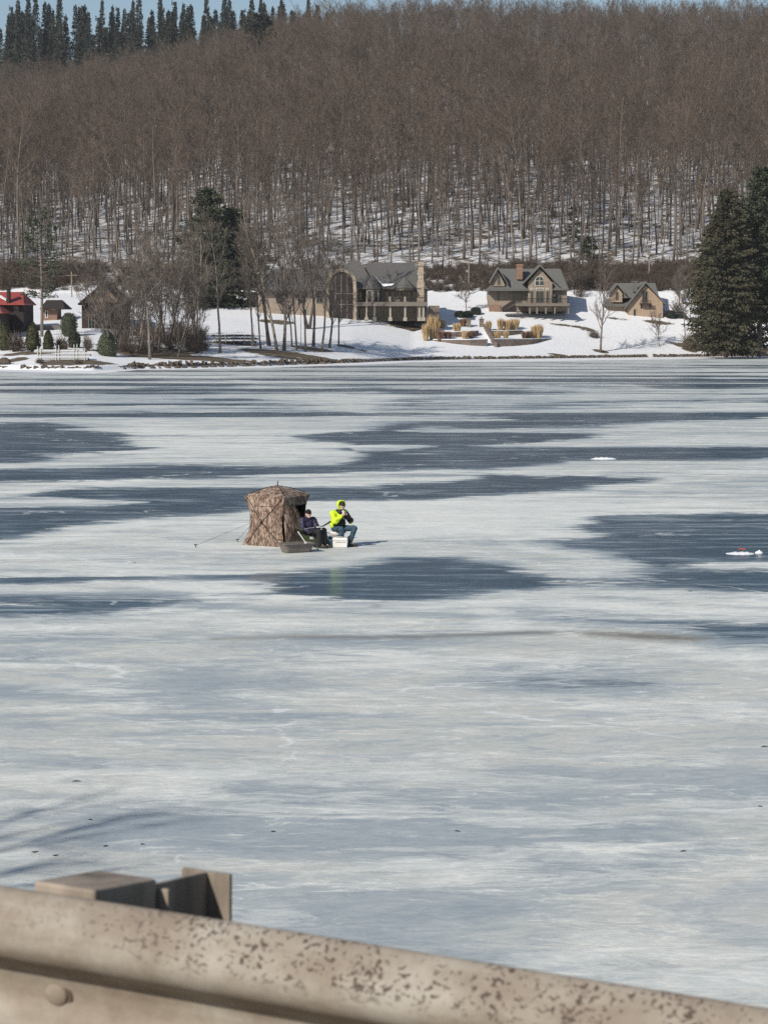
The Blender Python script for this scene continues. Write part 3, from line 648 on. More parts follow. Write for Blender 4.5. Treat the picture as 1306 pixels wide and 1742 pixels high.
# individual bare trees by the shore: px, base y, top y, trunk r, kwargs, label
ST = [
 (458, 588, 335, .30, dict(first=.28, nl=15, sub=7, tw=15, spread=.6, limb=.32), 'leftmost of three tall bare trees before the big house, thick straight grey trunk'),
 (472, 598, 352, .24, dict(first=.22, nl=14, sub=6, tw=12, spread=.45, limb=.33, lean=-.12), 'pale bare tree forking low, middle of three before the big house'),
 (483, 597, 345, .27, dict(first=.18, nl=16, sub=7, tw=15, spread=.75, limb=.36, lean=.06), 'dark bare tree with wide crooked limbs before the left wing of the big house'),
 (533, 590, 360, .24, dict(first=.35, nl=13, sub=6, tw=12, spread=.5, limb=.28), 'bare tree with a straight brown trunk in front of the stone arch'),
 (547, 597, 412, .20, dict(first=.3, nl=13, sub=6, tw=12, spread=.6, limb=.33, lean=.1), 'leaning pale bare tree in front of the stone arch'),
 (560, 592, 425, .20, dict(first=.22, nl=14, sub=7, tw=13, spread=.85, limb=.42, lean=.06), 'bare tree with low spreading branches reaching right in front of the house terrace'),
 (505, 596, 385, .16, dict(first=.18, nl=14, sub=7, tw=13, spread=.7, limb=.36), 'bushy thin bare tree before the left wing of the big house'),
 (576, 590, 440, .14, dict(first=.2, nl=13, sub=7, tw=13, spread=.8, limb=.4), 'small bushy bare tree right of the stone arch'),
 (430, 590, 400, .16, dict(first=.3, nl=12, sub=6, tw=12, spread=.6, limb=.3), 'bare tree at the right end of the stacked dock'),
 (444, 594, 400, .15, dict(first=.2, nl=14, sub=7, tw=14, spread=.7, limb=.36), 'bushy bare tree before the far left end of the big house'),
 (497, 590, 428, .14, dict(first=.22, nl=13, sub=7, tw=14, spread=.8, limb=.38), 'short twiggy bare tree before the left wing windows'),
 (520, 599, 405, .17, dict(first=.25, nl=14, sub=7, tw=14, spread=.7, limb=.34, lean=-.05), 'twiggy bare tree leaning left, just left of the stone arch'),
 (193, 607, 430, .30, dict(first=.14, nl=12, sub=6, tw=12, spread=.6, limb=.42, stems=3, wob=.1), 'crooked many-stemmed bare tree leaning over the shore by the dark barn'),
 (255, 612, 380, .20, dict(first=.3, nl=12, sub=6, tw=12, limb=.28), 'slim bare tree at the rocky shore, left of the thicket'),
 (284, 590, 365, .22, dict(first=.25, nl=13, sub=6, tw=12, limb=.3, stems=2), 'twin-stemmed bare tree inside the thicket left of the pines'),
 (303, 607, 455, .15, dict(first=.3, nl=11, sub=6, tw=12, limb=.3, lean=.1), 'short leaning bare tree on the rocky bank'),
 (334, 598, 400, .17, dict(first=.4, nl=11, sub=5, tw=10, limb=.26), 'left one of two close straight bare trunks on the rocky bank'),
 (341, 596, 385, .17, dict(first=.4, nl=11, sub=5, tw=10, limb=.26), 'right one of two close straight bare trunks on the rocky bank'),
 (375, 601, 368, .20, dict(first=.3, nl=15, sub=7, tw=12, spread=.95, limb=.3), 'bare tree with drooping side branches just left of the stacked dock'),
 (225, 600, 440, .14, dict(first=.2, nl=12, sub=6, tw=12, limb=.32, stems=2), 'thin forked bare tree just right of the crooked tree'),
 (270, 600, 400, .15, dict(first=.25, nl=12, sub=6, tw=12, limb=.3, lean=.06), 'thin bare tree leaning right inside the thicket'),
 (318, 588, 420, .14, dict(first=.25, nl=12, sub=6, tw=12, limb=.3), 'thin bare tree at the back of the thicket'),
 (240, 580, 395, .17, dict(first=.25, nl=13, sub=6, tw=12, limb=.3), 'bare tree rising behind the dark barn end of the thicket'),
 (525, 560, 300, .36, dict(first=.4, nl=14, sub=6, tw=12, limb=.28, stems=2), 'thick pale forked tree rising beside the big house roof'),
 (1021, 599, 452, .20, dict(first=.2, nl=16, sub=7, tw=10, spread=.45, limb=.34, twl=1.0), 'upright bare maple on the lawn left of the third cottage'),
 (1121, 589, 536, .09, dict(first=.2, nl=14, sub=5, tw=8, spread=.65, limb=.5, twl=.8, tww=.028), 'small round bare tree on the lawn before the third cottage'),
 (793, 530, 478, .10, dict(first=.25, nl=14, sub=6, tw=10, spread=.75, limb=.5, twl=.9, tww=.03), 'small round bare tree above the garden steps'),
 (1165, 590, 478, .11, dict(first=.6, nl=8, sub=4, tw=8, spread=.5, limb=.22), 'thin pale bare trunk left of the hemlocks'),
 (1181, 591, 468, .11, dict(first=.35, nl=9, sub=5, tw=8, spread=.8, limb=.4, lean=.03), 'thin pale tree with a long limb reaching right towards the hemlocks'),
 (976, 500, 440, .13, dict(first=.1, nl=16, sub=7, tw=14, spread=.8, limb=.5, twl=1.2), 'low wide bare tree behind the right end of the deck cottage'),
 (1155, 520, 458, .12, dict(first=.12, nl=14, sub=7, tw=13, spread=.75, limb=.45, twl=1.2), 'low wide bare tree right of the third cottage'),
]
for i, (px, by_, ty, tr, kw, lb) in enumerate(ST):
    g = G(px, by_); H = P(px, ty, g.y).z - g.z
    kw.setdefault('twl', 1.15); kw.setdefault('tww', .034)
    TC = bare_tree(500 + i, H, tr, **kw)
    make_tree(TC, 'bare_tree', g, lb, bark='bark_pale' if i in (1, 4, 6, 17, 21, 22) else 'bark', crown='twig_shore')
rt = random.Random(21)
for i in range(16):
    px, by_ = 205 + i * 9 + rt.uniform(-4, 4), rt.uniform(573, 606); g = G(px, by_); H = P(px, rt.uniform(395, 470), g.y).z - g.z
    TC = bare_tree(600 + i, H, rt.uniform(.09, .15), first=rt.uniform(.12, .3), nl=11, sub=6, tw=10, limb=.32, lean=rt.uniform(-.12, .12), stems=rt.choice([1, 1, 2]), twl=1.1, tww=.03)
    make_tree(TC, 'bare_tree', g, 'thin bare sapling crowded into the brown thicket on the left shore', 'saplings in the left shore thicket', bark='bark', crown='twig_shore')
# two near-bank trees left of the view: their shadows reach the ice
for i, (x, y, H) in enumerate([(-16.6, 11.6, 12.5)]):
    TC = bare_tree(800 + i, H, .18, first=.3, nl=11, sub=5, tw=5, spread=.6, limb=.34, twl=.9, tww=.03)
    make_tree(TC, 'bare_tree', (x, y, bank_z(x, y)), ['bare tree on the near bank left of the guardrail, the closer one', 'bare tree on the near bank left of the guardrail, farther out'][i], bark='bark', crown='twig_shore')

# thicket of thin shrubs on the left rocky shore
pts = []
for _ in range(42):
    px = rb.uniform(185, 345); py = rb.uniform(570, 603); g = G(px, py); pts.append(tuple(g))
gn_scatter('thicket', pts, [(o,) for o in br], 'tangled leafless thicket under the bare trees on the left shore', 'brush', [rb.randrange(4) for _ in pts], [rb.uniform(0, 6.28) for _ in pts], [rb.uniform(.5, 1.15) for _ in pts])

# clipped and bare shrubs
def leafy(seed, prof, n, size, rz=1.0):
    rg_ = random.Random(seed); B = MB(); H = prof[-1][1]
    B.lathe([(r * .86, z) for r, z in prof], n=14)
    zs = [p[1] for p in prof]; rr = [p[0] for p in prof]
    for _ in range(n):
        z = rg_.uniform(zs[0], zs[-1]); r = float(np.interp(z, zs, rr)); a = rg_.uniform(0, 6.28); r2 = r * rg_.uniform(.82, 1.03)
        leaf(B, Vector((r2 * math.cos(a), r2 * math.sin(a), z)), Vector((math.cos(a) * .5 + rg_.gauss(0, .5), math.sin(a) * .5 + rg_.gauss(0, .5), .7)).normalized(), size * rg_.uniform(.6, 1.3), size * .3, rg_)
    return B
def shrub(px, base, top, wpx, shape, label, matn='yew', name='clipped_shrub', group=None, stem=.12):
    g = G(px, base); H = P(px, top, g.y).z - g.z; w = wpx / F * g.y / 2
    if shape == 'cone': pr = [(w * .6, .1), (w * .95, H * .15), (w, H * .3), (w * .85, H * .55), (w * .5, H * .82), (.06, H)]
    elif shape == 'ball': pr = [(w * .35, H * .12), (w * .85, H * .3), (w, H * .55), (w * .8, H * .82), (.1, H)]
    else: pr = [(w * .8, .05), (w, H * .35), (w * .93, H * .75), (w * .5, H), (.05, H * 1.02)]
    e = empty(name, g, label, 'shrub', group)
    s = MB(); s.tube([(0, 0, -.1), (0, 0, H * .4)], [stem, stem * .7], 6); s.build('stem', M['bark'], e)
    leafy(int(px) + 7, pr, 1300, .22).build('foliage', M[matn], e)
shrub(8, 596, 550, 32, 'cone', 'clipped evergreen cone cut by the left edge of the picture')
shrub(57, 598, 549, 26, 'cone', 'tallest clipped evergreen cone, between the bare round shrub and the slimmer cone')
shrub(83, 599, 562, 18, 'cone', 'slim pointed evergreen cone just left of the dock frame')
shrub(118, 572, 534, 28, 'mound', 'round clipped evergreen ball tree beside the dark barn', 'pine')
shrub(127, 592, 566, 20, 'mound', 'smaller round evergreen ball behind the white dock frame', 'pine')
shrub(183, 606, 562, 36, 'cone', 'untrimmed dark evergreen bush under the crooked bare tree', 'pine')
shrub(782, 540, 530, 17, 'mound', 'low dark mounded shrub, left of three above the garden terraces', 'spruce')
shrub(796, 540, 530, 17, 'mound', 'low dark mounded shrub, the one in the middle above the garden terraces', 'spruce')
shrub(809, 535, 524, 17, 'mound', 'low dark mounded shrub, farthest right and highest above the garden steps', 'spruce')
shrub(1140, 541, 529, 20, 'mound', 'dark shrub with snow patches against the third cottage, left one', 'spruce')
shrub(1156, 542, 531, 18, 'mound', 'dark shrub right of the third cottage beside the lawn edge', 'spruce')
def twig_shrub(px, base, top, wpx, label, matn='brush'):
    g = G(px, base); H = P(px, top, g.y).z - g.z; w = wpx / F * g.y
    B = brush_bush(int(px) + 50, 1.0, .7, 500); sc = Vector((w * .55, w * .55, H * .95))
    B.v = [(v[0] * sc.x / .8, v[1] * sc.y / .8, v[2] * sc.z) for v in B.v]
    e = empty('bare_shrub', g, label, 'shrub'); B.build('branches', M[matn], e)
for a in [(30, 598, 566, 28, 'round bare brown shrub between the two left cones'), (106, 597, 571, 26, 'bare vase-shaped shrub behind the dock frame'), (149, 597, 570, 16, 'bare pale shrub standing on the snow right of the dock frame', 'twig_shore'),
          (68, 618, 610, 14, 'small dark ball of bare twigs at the left shore edge'), (134, 619, 611, 14, 'small pale ball of bare twigs at the shore edge below the dock', 'twig_shore'),
          (1173, 594, 568, 26, 'bare bush around the foot of the thin pale trunks', 'twig_shore'), (1010, 575, 562, 16, 'small bare bush on the lawn left of the maple', 'twig_shore')]:
    twig_shrub(*a)

# ornamental grasses in the terraces
GR = [(724, 580, 551, 12, 0), (736, 578, 536, 18, 0), (748, 581, 560, 16, 1), (762, 577, 563, 14, 1), (777, 569, 549, 14, 0), (787, 556, 541, 14, 1), (790, 577, 562, 12, 0), (801, 575, 562, 12, 1),
      (831, 563, 545, 10, 0), (846, 578, 562, 12, 0), (851, 563, 541, 11, 0), (860, 578, 562, 9, 0), (863, 563, 543, 15, 0), (875, 561, 541, 18, 0), (892, 578, 563, 12, 1), (900, 577, 562, 11, 1), (908, 575, 554, 11, 0), (916, 576, 551, 14, 0), (742, 562, 539, 16, 0), (751, 558, 543, 14, 0)]
WH = ['leftmost clump, at the wall end', 'tall clump near the left wall end', 'reddish clump on the lower left wall', 'reddish clump left of mid wall', 'middle clump above the left wall', 'reddish clump by the left pillar', 'pale clump in the left lower bed', 'reddish clump left of the steps',
      'narrow clump right of the right pillar', 'clump just right of the stair rail', 'tall clump in the upper right bed', 'narrow clump on the right lower wall', 'wide clump in the upper right bed', 'widest clump of the upper right bed', 'reddish clump on the right lower wall', 'second reddish clump on the right lower wall', 'tall clump near the right wall end', 'rightmost clump at the wall end', 'back clump at the far left', 'back clump right of the far left one']
for i, (px, by_, ty, w, k) in enumerate(GR):
    g = G(px, by_); H = P(px, ty, g.y).z - g.z; wd = w / F * g.y * .5; rg_ = random.Random(900 + i); B = MB()
    for _ in range(420):
        a = rg_.uniform(0, 6.28); r = rg_.random() ** .6 * wd * .55; d = Vector((math.cos(a) * r * .9 / H + rg_.gauss(0, .07), math.sin(a) * r * .9 / H + rg_.gauss(0, .07), 1)).normalized()
        ln = H * rg_.uniform(.55, 1.12); s = Vector((rg_.gauss(0, 1), rg_.gauss(0, 1), 0)).normalized() * .03
        b0 = Vector((math.cos(a) * r, math.sin(a) * r, -.1)); B.add([b0 - s, b0 + s, b0 + d * ln * .7 + s * 1.3, b0 + d * ln, b0 + d * ln * .7 - s * 1.3], [(0, 1, 2, 3, 4)])
    o = B.build('ornamental_grass', M['red_grass' if k else 'gold_grass']); o.location = g
    tag(o, 'dry %s ornamental grass, %s' % ('russet' if k else 'golden', WH[i]), 'grass', 'ornamental grasses in the garden terraces')

# ------------------------------------------------------------------ buildings
class House:
    def __init__(s, name, px, py, D, label, cat='house'):
        s.D = D; p = P(px, py, D); s.org = Vector((p.x, D, p.z)); s.e = empty(name, s.org, label, cat)
    def mb(s): return MB(s.org)
    def xs(s, px, D=None): return P(px, 500, D or s.D).x
    def zs(s, py, D=None): return P(650, py, D or s.D).z
    def wall(s, px0, px1, pb, pt, D0, D1, m_='stucco', name='wall'):
        b = s.mb(); b.box(s.xs(px0), s.xs(px1), D0, D1, s.zs(pb), s.zs(pt)); return b.build(name, M[m_], s.e)
    def gable_wall(s, pts, D0, dep, m_='stucco', name='gable_wall'):
        b = s.mb(); b.prism([(s.xs(x), D0, s.zs(y)) for x, y in pts], (0, dep, 0)); return b.build(name, M[m_], s.e)
    def roof_front(s, pl, pk, pr, eave, peak, D0, D1, th=.25, m_='shingle', name='roof', er=None):
        """gable roof whose ridge runs away from the viewer: two sloping slabs"""
        b = s.mb(); zl = s.zs(eave); zr = s.zs(er or eave); zp = s.zs(peak); xl, xk, xr = s.xs(pl), s.xs(pk), s.xs(pr)
        b.prism([(xl, D0, zl), (xk, D0, zp), (xr, D0, zr), (xr, D0, zr + th), (xk, D0, zp + th * 1.5), (xl, D0, zl + th)], (0, D1 - D0, 0)); return b.build(name, M[m_], s.e)
    def roof_side(s, p0, p1, eave, peak, D0, Dm, D1, hipl=0, hipr=0, th=.22, m_='shingle', name='roof'):
        """ridge parallel to the picture, optional hips (in photo pixels)"""
        b = s.mb(); ze, zp = s.zs(eave), s.zs(peak); x0, x1 = s.xs(p0), s.xs(p1); a0, a1 = s.xs(p0 + hipl), s.xs(p1 - hipr)
        v = [(x0, D0, ze), (x1, D0, ze), (x1, D1, ze), (x0, D1, ze), (a0, Dm, zp), (a1, Dm, zp)]
        f = [(0, 1, 5, 4), (2, 3, 4, 5), (1, 2, 5), (3, 0, 4), (0, 3, 2, 1)]
        b.add(v, f); b.box(x0 - .05, x1 + .05, D0 - .05, D1 + .05, ze - th, ze - .01); return b.build(name, M[m_], s.e)
    def window(s, px0, px1, pt, pb, D, nx=1, ny=1, frame='trim', arch=False, name='window', fw=.12):
        x0, x1, z1, z0 = s.xs(px0), s.xs(px1), s.zs(pt), s.zs(pb); f = s.mb(); g = s.mb()
        if arch:
            r = (x1 - x0) / 2; cx = (x0 + x1) / 2; zc = z1 - r; n = 9
            arc = [(cx + r * math.cos(math.pi * k / n), zc + r * math.sin(math.pi * k / n)) for k in range(n + 1)]
            g.prism([(x0, D - .06, z0), (x1, D - .06, z0)] + [(a, D - .06, c) for a, c in arc], (0, .05, 0))
            f.tube([(x0, D - .08, z0)] + [(x1, D - .08, z0)] + [(a, D - .08, c) for a, c in arc] + [(x0, D - .08, z0)], fw / 2, 5)
        else:
            g.box(x0 + fw * .5, x1 - fw * .5, D - .05, D - .002, z0 + fw * .5, z1 - fw * .5)
            for a in (x0, x1 - fw): f.box(a, a + fw, D - .1, D - .004, z0, z1)
            for c in (z0, z1 - fw): f.box(x0 + fw, x1 - fw, D - .099, D - .004, c, c + fw)
        for k in range(1, nx): a = x0 + (x1 - x0) * k / nx; f.box(a - .04, a + .04, D - .09, D - .055, z0 + fw, z1 - fw)
        for k in range(1, ny): c = z0 + (z1 - z0) * k / ny; f.box(x0 + fw, x1 - fw, D - .087, D - .057, c - .04, c + .04)
        fo = f.build(name, M[frame], s.e); g.build('pane', M['glass'], fo); return fo

# --- the big lake house
h = House('lake_house', 590, 545, 398, 'big stone and stucco lake house with stone arch, terrace and tall pale chimney', 'house')
h.wall(440, 600, 548, 492, 397, 410, 'stucco', 'left_wing_wall')
h.roof_side(434, 606, 493, 456, 395.6, 404, 412, 30, 40, name='left_wing_roof')
h.wall(560, 724, 546, 491, 399, 411, 'stucco', 'wall')
h.roof_side(612, 716, 490, 445, 397.5, 405, 413, 12, 10, name='main_roof')
h.roof_side(556, 640, 490, 441, 396.5, 403, 411, 38, 30, name='central_roof')
h.gable_wall([(555, 546), (609, 546), (609, 492), (596, 468), (582, 455), (568, 468), (555, 492)], 395.6, 2.2, 'stone', 'arch_gable')
# dark recess framed by the stone arch
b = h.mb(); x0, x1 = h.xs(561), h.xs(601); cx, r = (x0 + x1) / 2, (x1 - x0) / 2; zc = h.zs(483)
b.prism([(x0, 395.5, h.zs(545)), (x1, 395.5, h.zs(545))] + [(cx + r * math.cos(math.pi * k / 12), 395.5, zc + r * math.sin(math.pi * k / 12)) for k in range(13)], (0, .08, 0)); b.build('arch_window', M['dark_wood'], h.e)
b = h.mb()
for k in range(13):
    a0 = math.pi * k / 13; a1 = math.pi * (k + .93) / 13; p = [(cx + q * math.cos(a), 395.1, zc + q * math.sin(a)) for q, a in ((r, a0), (r * 1.27, a0), (r * 1.27, a1), (r, a1))]
    b.prism(p, (0, .48, 0))
for xx, sg in ((x0, -1), (x1, 1)): b.box(min(xx, xx + sg * r * .27), max(xx, xx + sg * r * .27), 395.1, 395.58, h.zs(546), zc)
b.build('stone_arch', M['stone'], h.e)
b = h.mb()
for q in (.25, .5, .75): xx = x0 + (x1 - x0) * q; b.box(xx - .08, xx + .08, 395.4, 395.48, h.zs(545), zc + r * .8)
for zz in (518, 500): b.box(x0, x1, 395.39, 395.47, h.zs(zz) - .08, h.zs(zz) + .08)
b.build('arch_mullions', M['trim'], h.e)
h.window(506, 514, 493, 516, 397, 1, 2, 'pale_trim'); h.window(514.5, 522, 493, 516, 397, 1, 2, 'pale_trim')
h.window(447, 455, 500, 516, 397, 1, 2); h.window(470, 482, 498, 516, 397, 2, 2); h.window(478, 488, 526, 541, 397, 2, 1); h.window(516, 523, 525, 541, 397, 1, 1, 'pale_trim'); h.window(538, 549, 497, 516, 397, 2, 2)
# turrets
def turret(cpx, w, eave, peak, base, D, glass=True):
    x = h.xs(cpx); r = w / 2 / F * 398; b = h.mb(); b.lathe([(r * 1.22, h.zs(eave)), (r * .62, h.zs(eave) + (h.zs(peak) - h.zs(eave)) * .52), (.05, h.zs(peak))], (x, D, 0), 8)
    b.lathe([(r * 1.25, h.zs(eave) - .22), (r * 1.25, h.zs(eave) - .01)], (x, D, 0), 8); rf = b.build('turret_roof', M['shingle'], h.e)
    b = h.mb(); b.lathe([(r, h.zs(base)), (r, h.zs(eave) - .25)], (x, D, 0), 8); b.build('turret_wall', M['stucco'], h.e)
    f = h.mb(); g = h.mb()
    for k in range(8):
        a = math.pi / 4 * k + math.pi / 8; c = Vector((math.cos(a), math.sin(a), 0)); u_ = Vector((-c.y, c.x, 0)); z0, z1 = h.zs(base) + .7, h.zs(eave) - .5
        if c.y > .1: continue
        g.obox(Vector((x, D, (z0 + z1) / 2)) + c * (r * .925 + .03), u_ * r * .26, c * .03, (0, 0, (z1 - z0) / 2))
        for q in (-1, 1): f.obox(Vector((x, D, (z0 + z1) / 2)) + c * (r * .925 + .04) + u_ * q * r * .3, u_ * .06, c * .05, (0, 0, (z1 - z0) / 2 + .1))
        f.obox(Vector((x, D, z1 + .05)) + c * (r * .925 + .04), u_ * r * .3, c * .05, (0, 0, .06))
    fo = f.build('turret_window', M['pale_trim'], h.e); g.build('pane', M['glass'], fo)
turret(634, 28, 490, 467, 520, 397.8); turret(688, 30, 489, 471, 492, 397.4)
b = h.mb(); b.prism([(h.xs(634), 396.3, h.zs(466)), (h.xs(650), 395.9, h.zs(484)), (h.xs(670), 395.9, h.zs(483.5)), (h.xs(666), 395.9, h.zs(486)), (h.xs(652), 395.9, h.zs(487.5))], (0, .3, .1)); b.build('roof_snow', M['snow_cap'], h.e)
# upper glazing wall, terrace, columns
for a, c in ((655, 662), (664, 671), (676, 683), (692, 699), (701, 709)): h.window(a, c, 495, 514, 399, 1, 1)
h.window(610, 616, 496, 512, 399, 1, 1)
for a, c in ((611, 622), (626, 634), (638, 648), (652, 662), (666, 676), (680, 690), (694, 704)): h.window(a, c, 523, 543, 399, 2, 1, 'trim', name='terrace_door')
b = h.mb(); b.box(h.xs(608), h.xs(724), 394, 399, h.zs(519.5), h.zs(515.5)); b.box(h.xs(606.5), h.xs(725), 393.8, 394.1, h.zs(521), h.zs(514)); b.build('terrace', M['trim'], h.e)
b = h.mb()
for k in range(74): xx = h.xs(660) + (h.xs(723) - h.xs(660)) * k / 73; b.box(xx - .015, xx + .015, 394.0, 394.03, h.zs(514), h.zs(507))
b.box(h.xs(660), h.xs(723), 393.98, 394.05, h.zs(507), h.zs(506)); b.build('railing', M['black_iron'], h.e)
b = h.mb()
for xx in (661, 686.5): b.box(h.xs(xx), h.xs(xx + 3.5), 393.95, 394.3, h.zs(514), h.zs(505))
b.build('railing_pier', M['stucco'], h.e)
for xx in (622, 635.5, 662, 687, 711, 718):
    b = h.mb(); b.box(h.xs(xx), h.xs(xx) + .32, 394.2, 394.5, h.zs(546), h.zs(521)); b.box(h.xs(xx) - .17, h.xs(xx) + .49, 394.03, 394.67, h.zs(546), h.zs(540)); b.build('column', M['pale_trim'], h.e)
b = h.mb(); b.box(h.xs(709), h.xs(721), 397.5, 399.5, h.zs(546), h.zs(482)); b.box(h.xs(711), h.xs(720), 397.7, 399.2, h.zs(482), h.zs(455)); b.prism([(h.xs(709), 397.5, h.zs(482)), (h.xs(721), 397.5, h.zs(482)), (h.xs(720), 397.5, h.zs(476)), (h.xs(711), 397.5, h.zs(476))], (0, 1.9, 0))
b.box(h.xs(710), h.xs(721), 397.55, 399.35, h.zs(452), h.zs(449)); b.box(h.xs(711.5), h.xs(719.5), 397.75, 399.15, h.zs(455), h.zs(445)); b.build('chimney', M['stone'], h.e)
h.wall(716, 727, 546, 494, 399.4, 409, 'stone', 'side_wall')
b = h.mb(); b.prism([(h.xs(704), 397.6, h.zs(492)), (h.xs(728), 397.6, h.zs(492)), (h.xs(716), 397.6, h.zs(474))], (0, 14, 0)); b.build('side_gable_roof', M['shingle'], h.e)
b = h.mb(); b.box(h.xs(728), h.xs(747), 397, 397.3, h.zs(545), h.zs(520)); b.build('retaining_wing', M['block_wall'], h.e)
# terrace furniture seen as small shapes: two planters
for xx in (664, 679):
    b = MB(); b.lathe([(.28, 0), (.38, .5), (.42, .62), (.3, .64)], n=10); o = b.build('planter', M['stucco']); o.location = (h.xs(xx), 395.2, h.zs(515.5)); tag(o, 'pale planter pot on the upper terrace, %s' % ('left one by the railing pier' if xx == 664 else 'right one near the middle pier'), 'planter')

# --- cottage with deck
h = House('guest_cottage', 895, 530, 415, 'tan cottage with arched gable window and a raised timber deck in front', 'house')
h.wall(832, 897, 530, 491, 415.6, 426, 'stucco')
h.wall(897, 964, 530, 491, 415.2, 426, 'stucco', 'right_wall')
h.roof_side(838, 966, 492, 456, 414.2, 420, 427, 8, 10, name='main_roof', m_='shingle2')
h.roof_side(826.5, 897, 493, 478, 413.6, 418, 422, 18, 6, name='porch_roof', m_='shingle2')
h.gable_wall([(838, 487), (858, 487), (858, 484), (846, 461), (838, 476)], 414.6, 5)
h.roof_front(833, 846.5, 863, 481, 458, 413.9, 420, m_='shingle2', name='side_gable_roof', er=485)
h.gable_wall([(897, 530), (938, 530), (938, 481), (917, 457), (897, 481)], 414.0, 6, name='front_gable')
h.roof_front(888, 917, 944, 484, 453.5, 413.2, 421, m_='shingle2', name='front_gable_roof', er=482)
h.window(909, 924, 470, 486, 414.0, 2, 2, 'white_frame', arch=True)
for a, c, n in ((901, 906, 1), (910, 924, 2), (927.5, 932.5, 1)): h.window(a, c, 495, 515, 414.0, n, 1, 'trim'); 
for a, c in ((901, 906), (910, 924), (927.5, 932.5)): h.window(a, c, 490, 494, 414.0, 1, 1, 'white_frame', name='transom')
h.window(845, 850, 468, 484, 414.6, 1, 2); h.window(845.5, 849.5, 497, 512, 415.6, 1, 1); h.window(872, 888, 497, 515, 415.6, 2, 1, name='glass_door'); h.window(941, 955, 496, 515, 415.2, 3, 1, name='glass_door')
b = h.mb(); b.box(h.xs(832) - .02, h.xs(851), 415.4, 416, h.zs(532), h.zs(519)); b.build('stone_footing', M['red_brick'], h.e)
b = h.mb(); b.box(h.xs(879), h.xs(889), 416.2, 417.6, h.zs(475), h.zs(452)); b.box(h.xs(878.3), h.xs(889.7), 416.1, 417.7, h.zs(452), h.zs(449)); b.build('chimney', M['red_brick'], h.e)
b = h.mb(); b.box(h.xs(875), h.xs(964), 410.5, 415.1, h.zs(518.5), h.zs(516.5)); b.box(h.xs(874), h.xs(965), 410.3, 410.5, h.zs(521), h.zs(516)); b.build('deck', M['deck_wood'], h.e)
for xx in (876, 897, 909, 924, 939, 962):
    b = h.mb(); b.box(h.xs(xx), h.xs(xx) + .3, 410.6, 410.9, h.zs(534), h.zs(521)); b.build('deck_post', M['deck_wood'], h.e)
b = h.mb()
for k in range(90): xx = h.xs(889) + (h.xs(964) - h.xs(889)) * k / 89; b.box(xx - .012, xx + .012, 410.4, 410.43, h.zs(516), h.zs(508.5))
b.box(h.xs(889), h.xs(964), 410.38, 410.45, h.zs(508.5), h.zs(507.7)); b.build('railing', M['black_iron'], h.e)
b = h.mb()
for k in range(8): b.box(h.xs(853 + k * 2.8), h.xs(853 + k * 2.8) + .38, 411, 413, h.zs(531), h.zs(529 - k * 1.55))
for yy in (410.9, 413.05): b.prism([(h.xs(852), yy, h.zs(530)), (h.xs(875), yy, h.zs(516)), (h.xs(875), yy, h.zs(508)), (h.xs(852), yy, h.zs(523))], (0, .06, 0))
b.build('stairs', M['dark_wood'], h.e)
b = MB(); b.lathe([(.5, 0), (.62, .9), (.55, 1.0)], n=10); b.lathe([(.15, 1.0), (.7, 1.25), (.5, 1.7), (.1, 1.9)], n=9); o = b.build('grill', M['black_iron'], smooth=False); o.location = (h.xs(941), 412.4, h.zs(516.5)); tag(o, 'dark covered grill standing on the cottage deck', 'grill')

# --- third cottage
h = House('boathouse_cottage', 1080, 541, 420, 'smallest tan cottage, alone at the right, with an off-centre dormer balcony', 'house')
h.wall(1034, 1066, 541, 518, 420.6, 428, 'stucco_tan')
h.gable_wall([(1066, 545), (1126, 545), (1126, 515), (1096, 485), (1066, 521)], 419, 9, 'stucco_tan', 'front_gable')
h.roof_front(1060, 1096, 1130, 527, 482, 418.2, 428.5, m_='shingle2', name='front_gable_roof', er=519)
h.roof_side(1046, 1121, 505, 481, 420.5, 424, 429, 3, 3, m_='shingle2', name='main_roof')
h.roof_side(1029, 1070, 519.5, 507, 419.6, 423.5, 429, 8, 2, m_='shingle2', name='porch_roof')
h.gable_wall([(1040, 514), (1058, 514), (1058, 499), (1049, 488), (1040, 499)], 420.2, 5, 'stucco_tan', 'dormer_wall')
h.roof_front(1036, 1049, 1063, 501, 484.5, 419.6, 425, m_='shingle2', name='dormer_roof')
h.window(1046.5, 1051, 496, 510, 420.2, 1, 1, 'trim', arch=True); h.window(1090, 1100, 495, 515, 419, 2, 1, name='balcony_door'); h.window(1075, 1081, 525, 538, 419, 1, 1, 'pale_trim'); h.window(1058, 1062, 527, 539, 420.6, 1, 1, 'pale_trim')
b = h.mb(); b.box(h.xs(1077), h.xs(1084), 420.5, 421.6, h.zs(496), h.zs(480)); b.box(h.xs(1076.3), h.xs(1084.7), 420.4, 421.7, h.zs(480), h.zs(478)); b.build('chimney', M['shingle2'], h.e)
b = h.mb(); b.box(h.xs(1086), h.xs(1105), 417.8, 419, h.zs(517.5), h.zs(516)); b.box(h.xs(1086), h.xs(1105), 417.8, 417.9, h.zs(512), h.zs(511.3))
for k in range(14): xx = h.xs(1086.3) + (h.xs(1104.6) - h.xs(1086.3)) * k / 13; b.box(xx - .02, xx + .02, 417.82, 417.86, h.zs(516), h.zs(511.8))
for xx in (1088, 1103): b.prism([(h.xs(xx), 417.9, h.zs(517.5)), (h.xs(xx), 419, h.zs(517.5)), (h.xs(xx), 419, h.zs(525))], (.15, 0, 0))
b.build('balcony', M['dark_wood'], h.e)

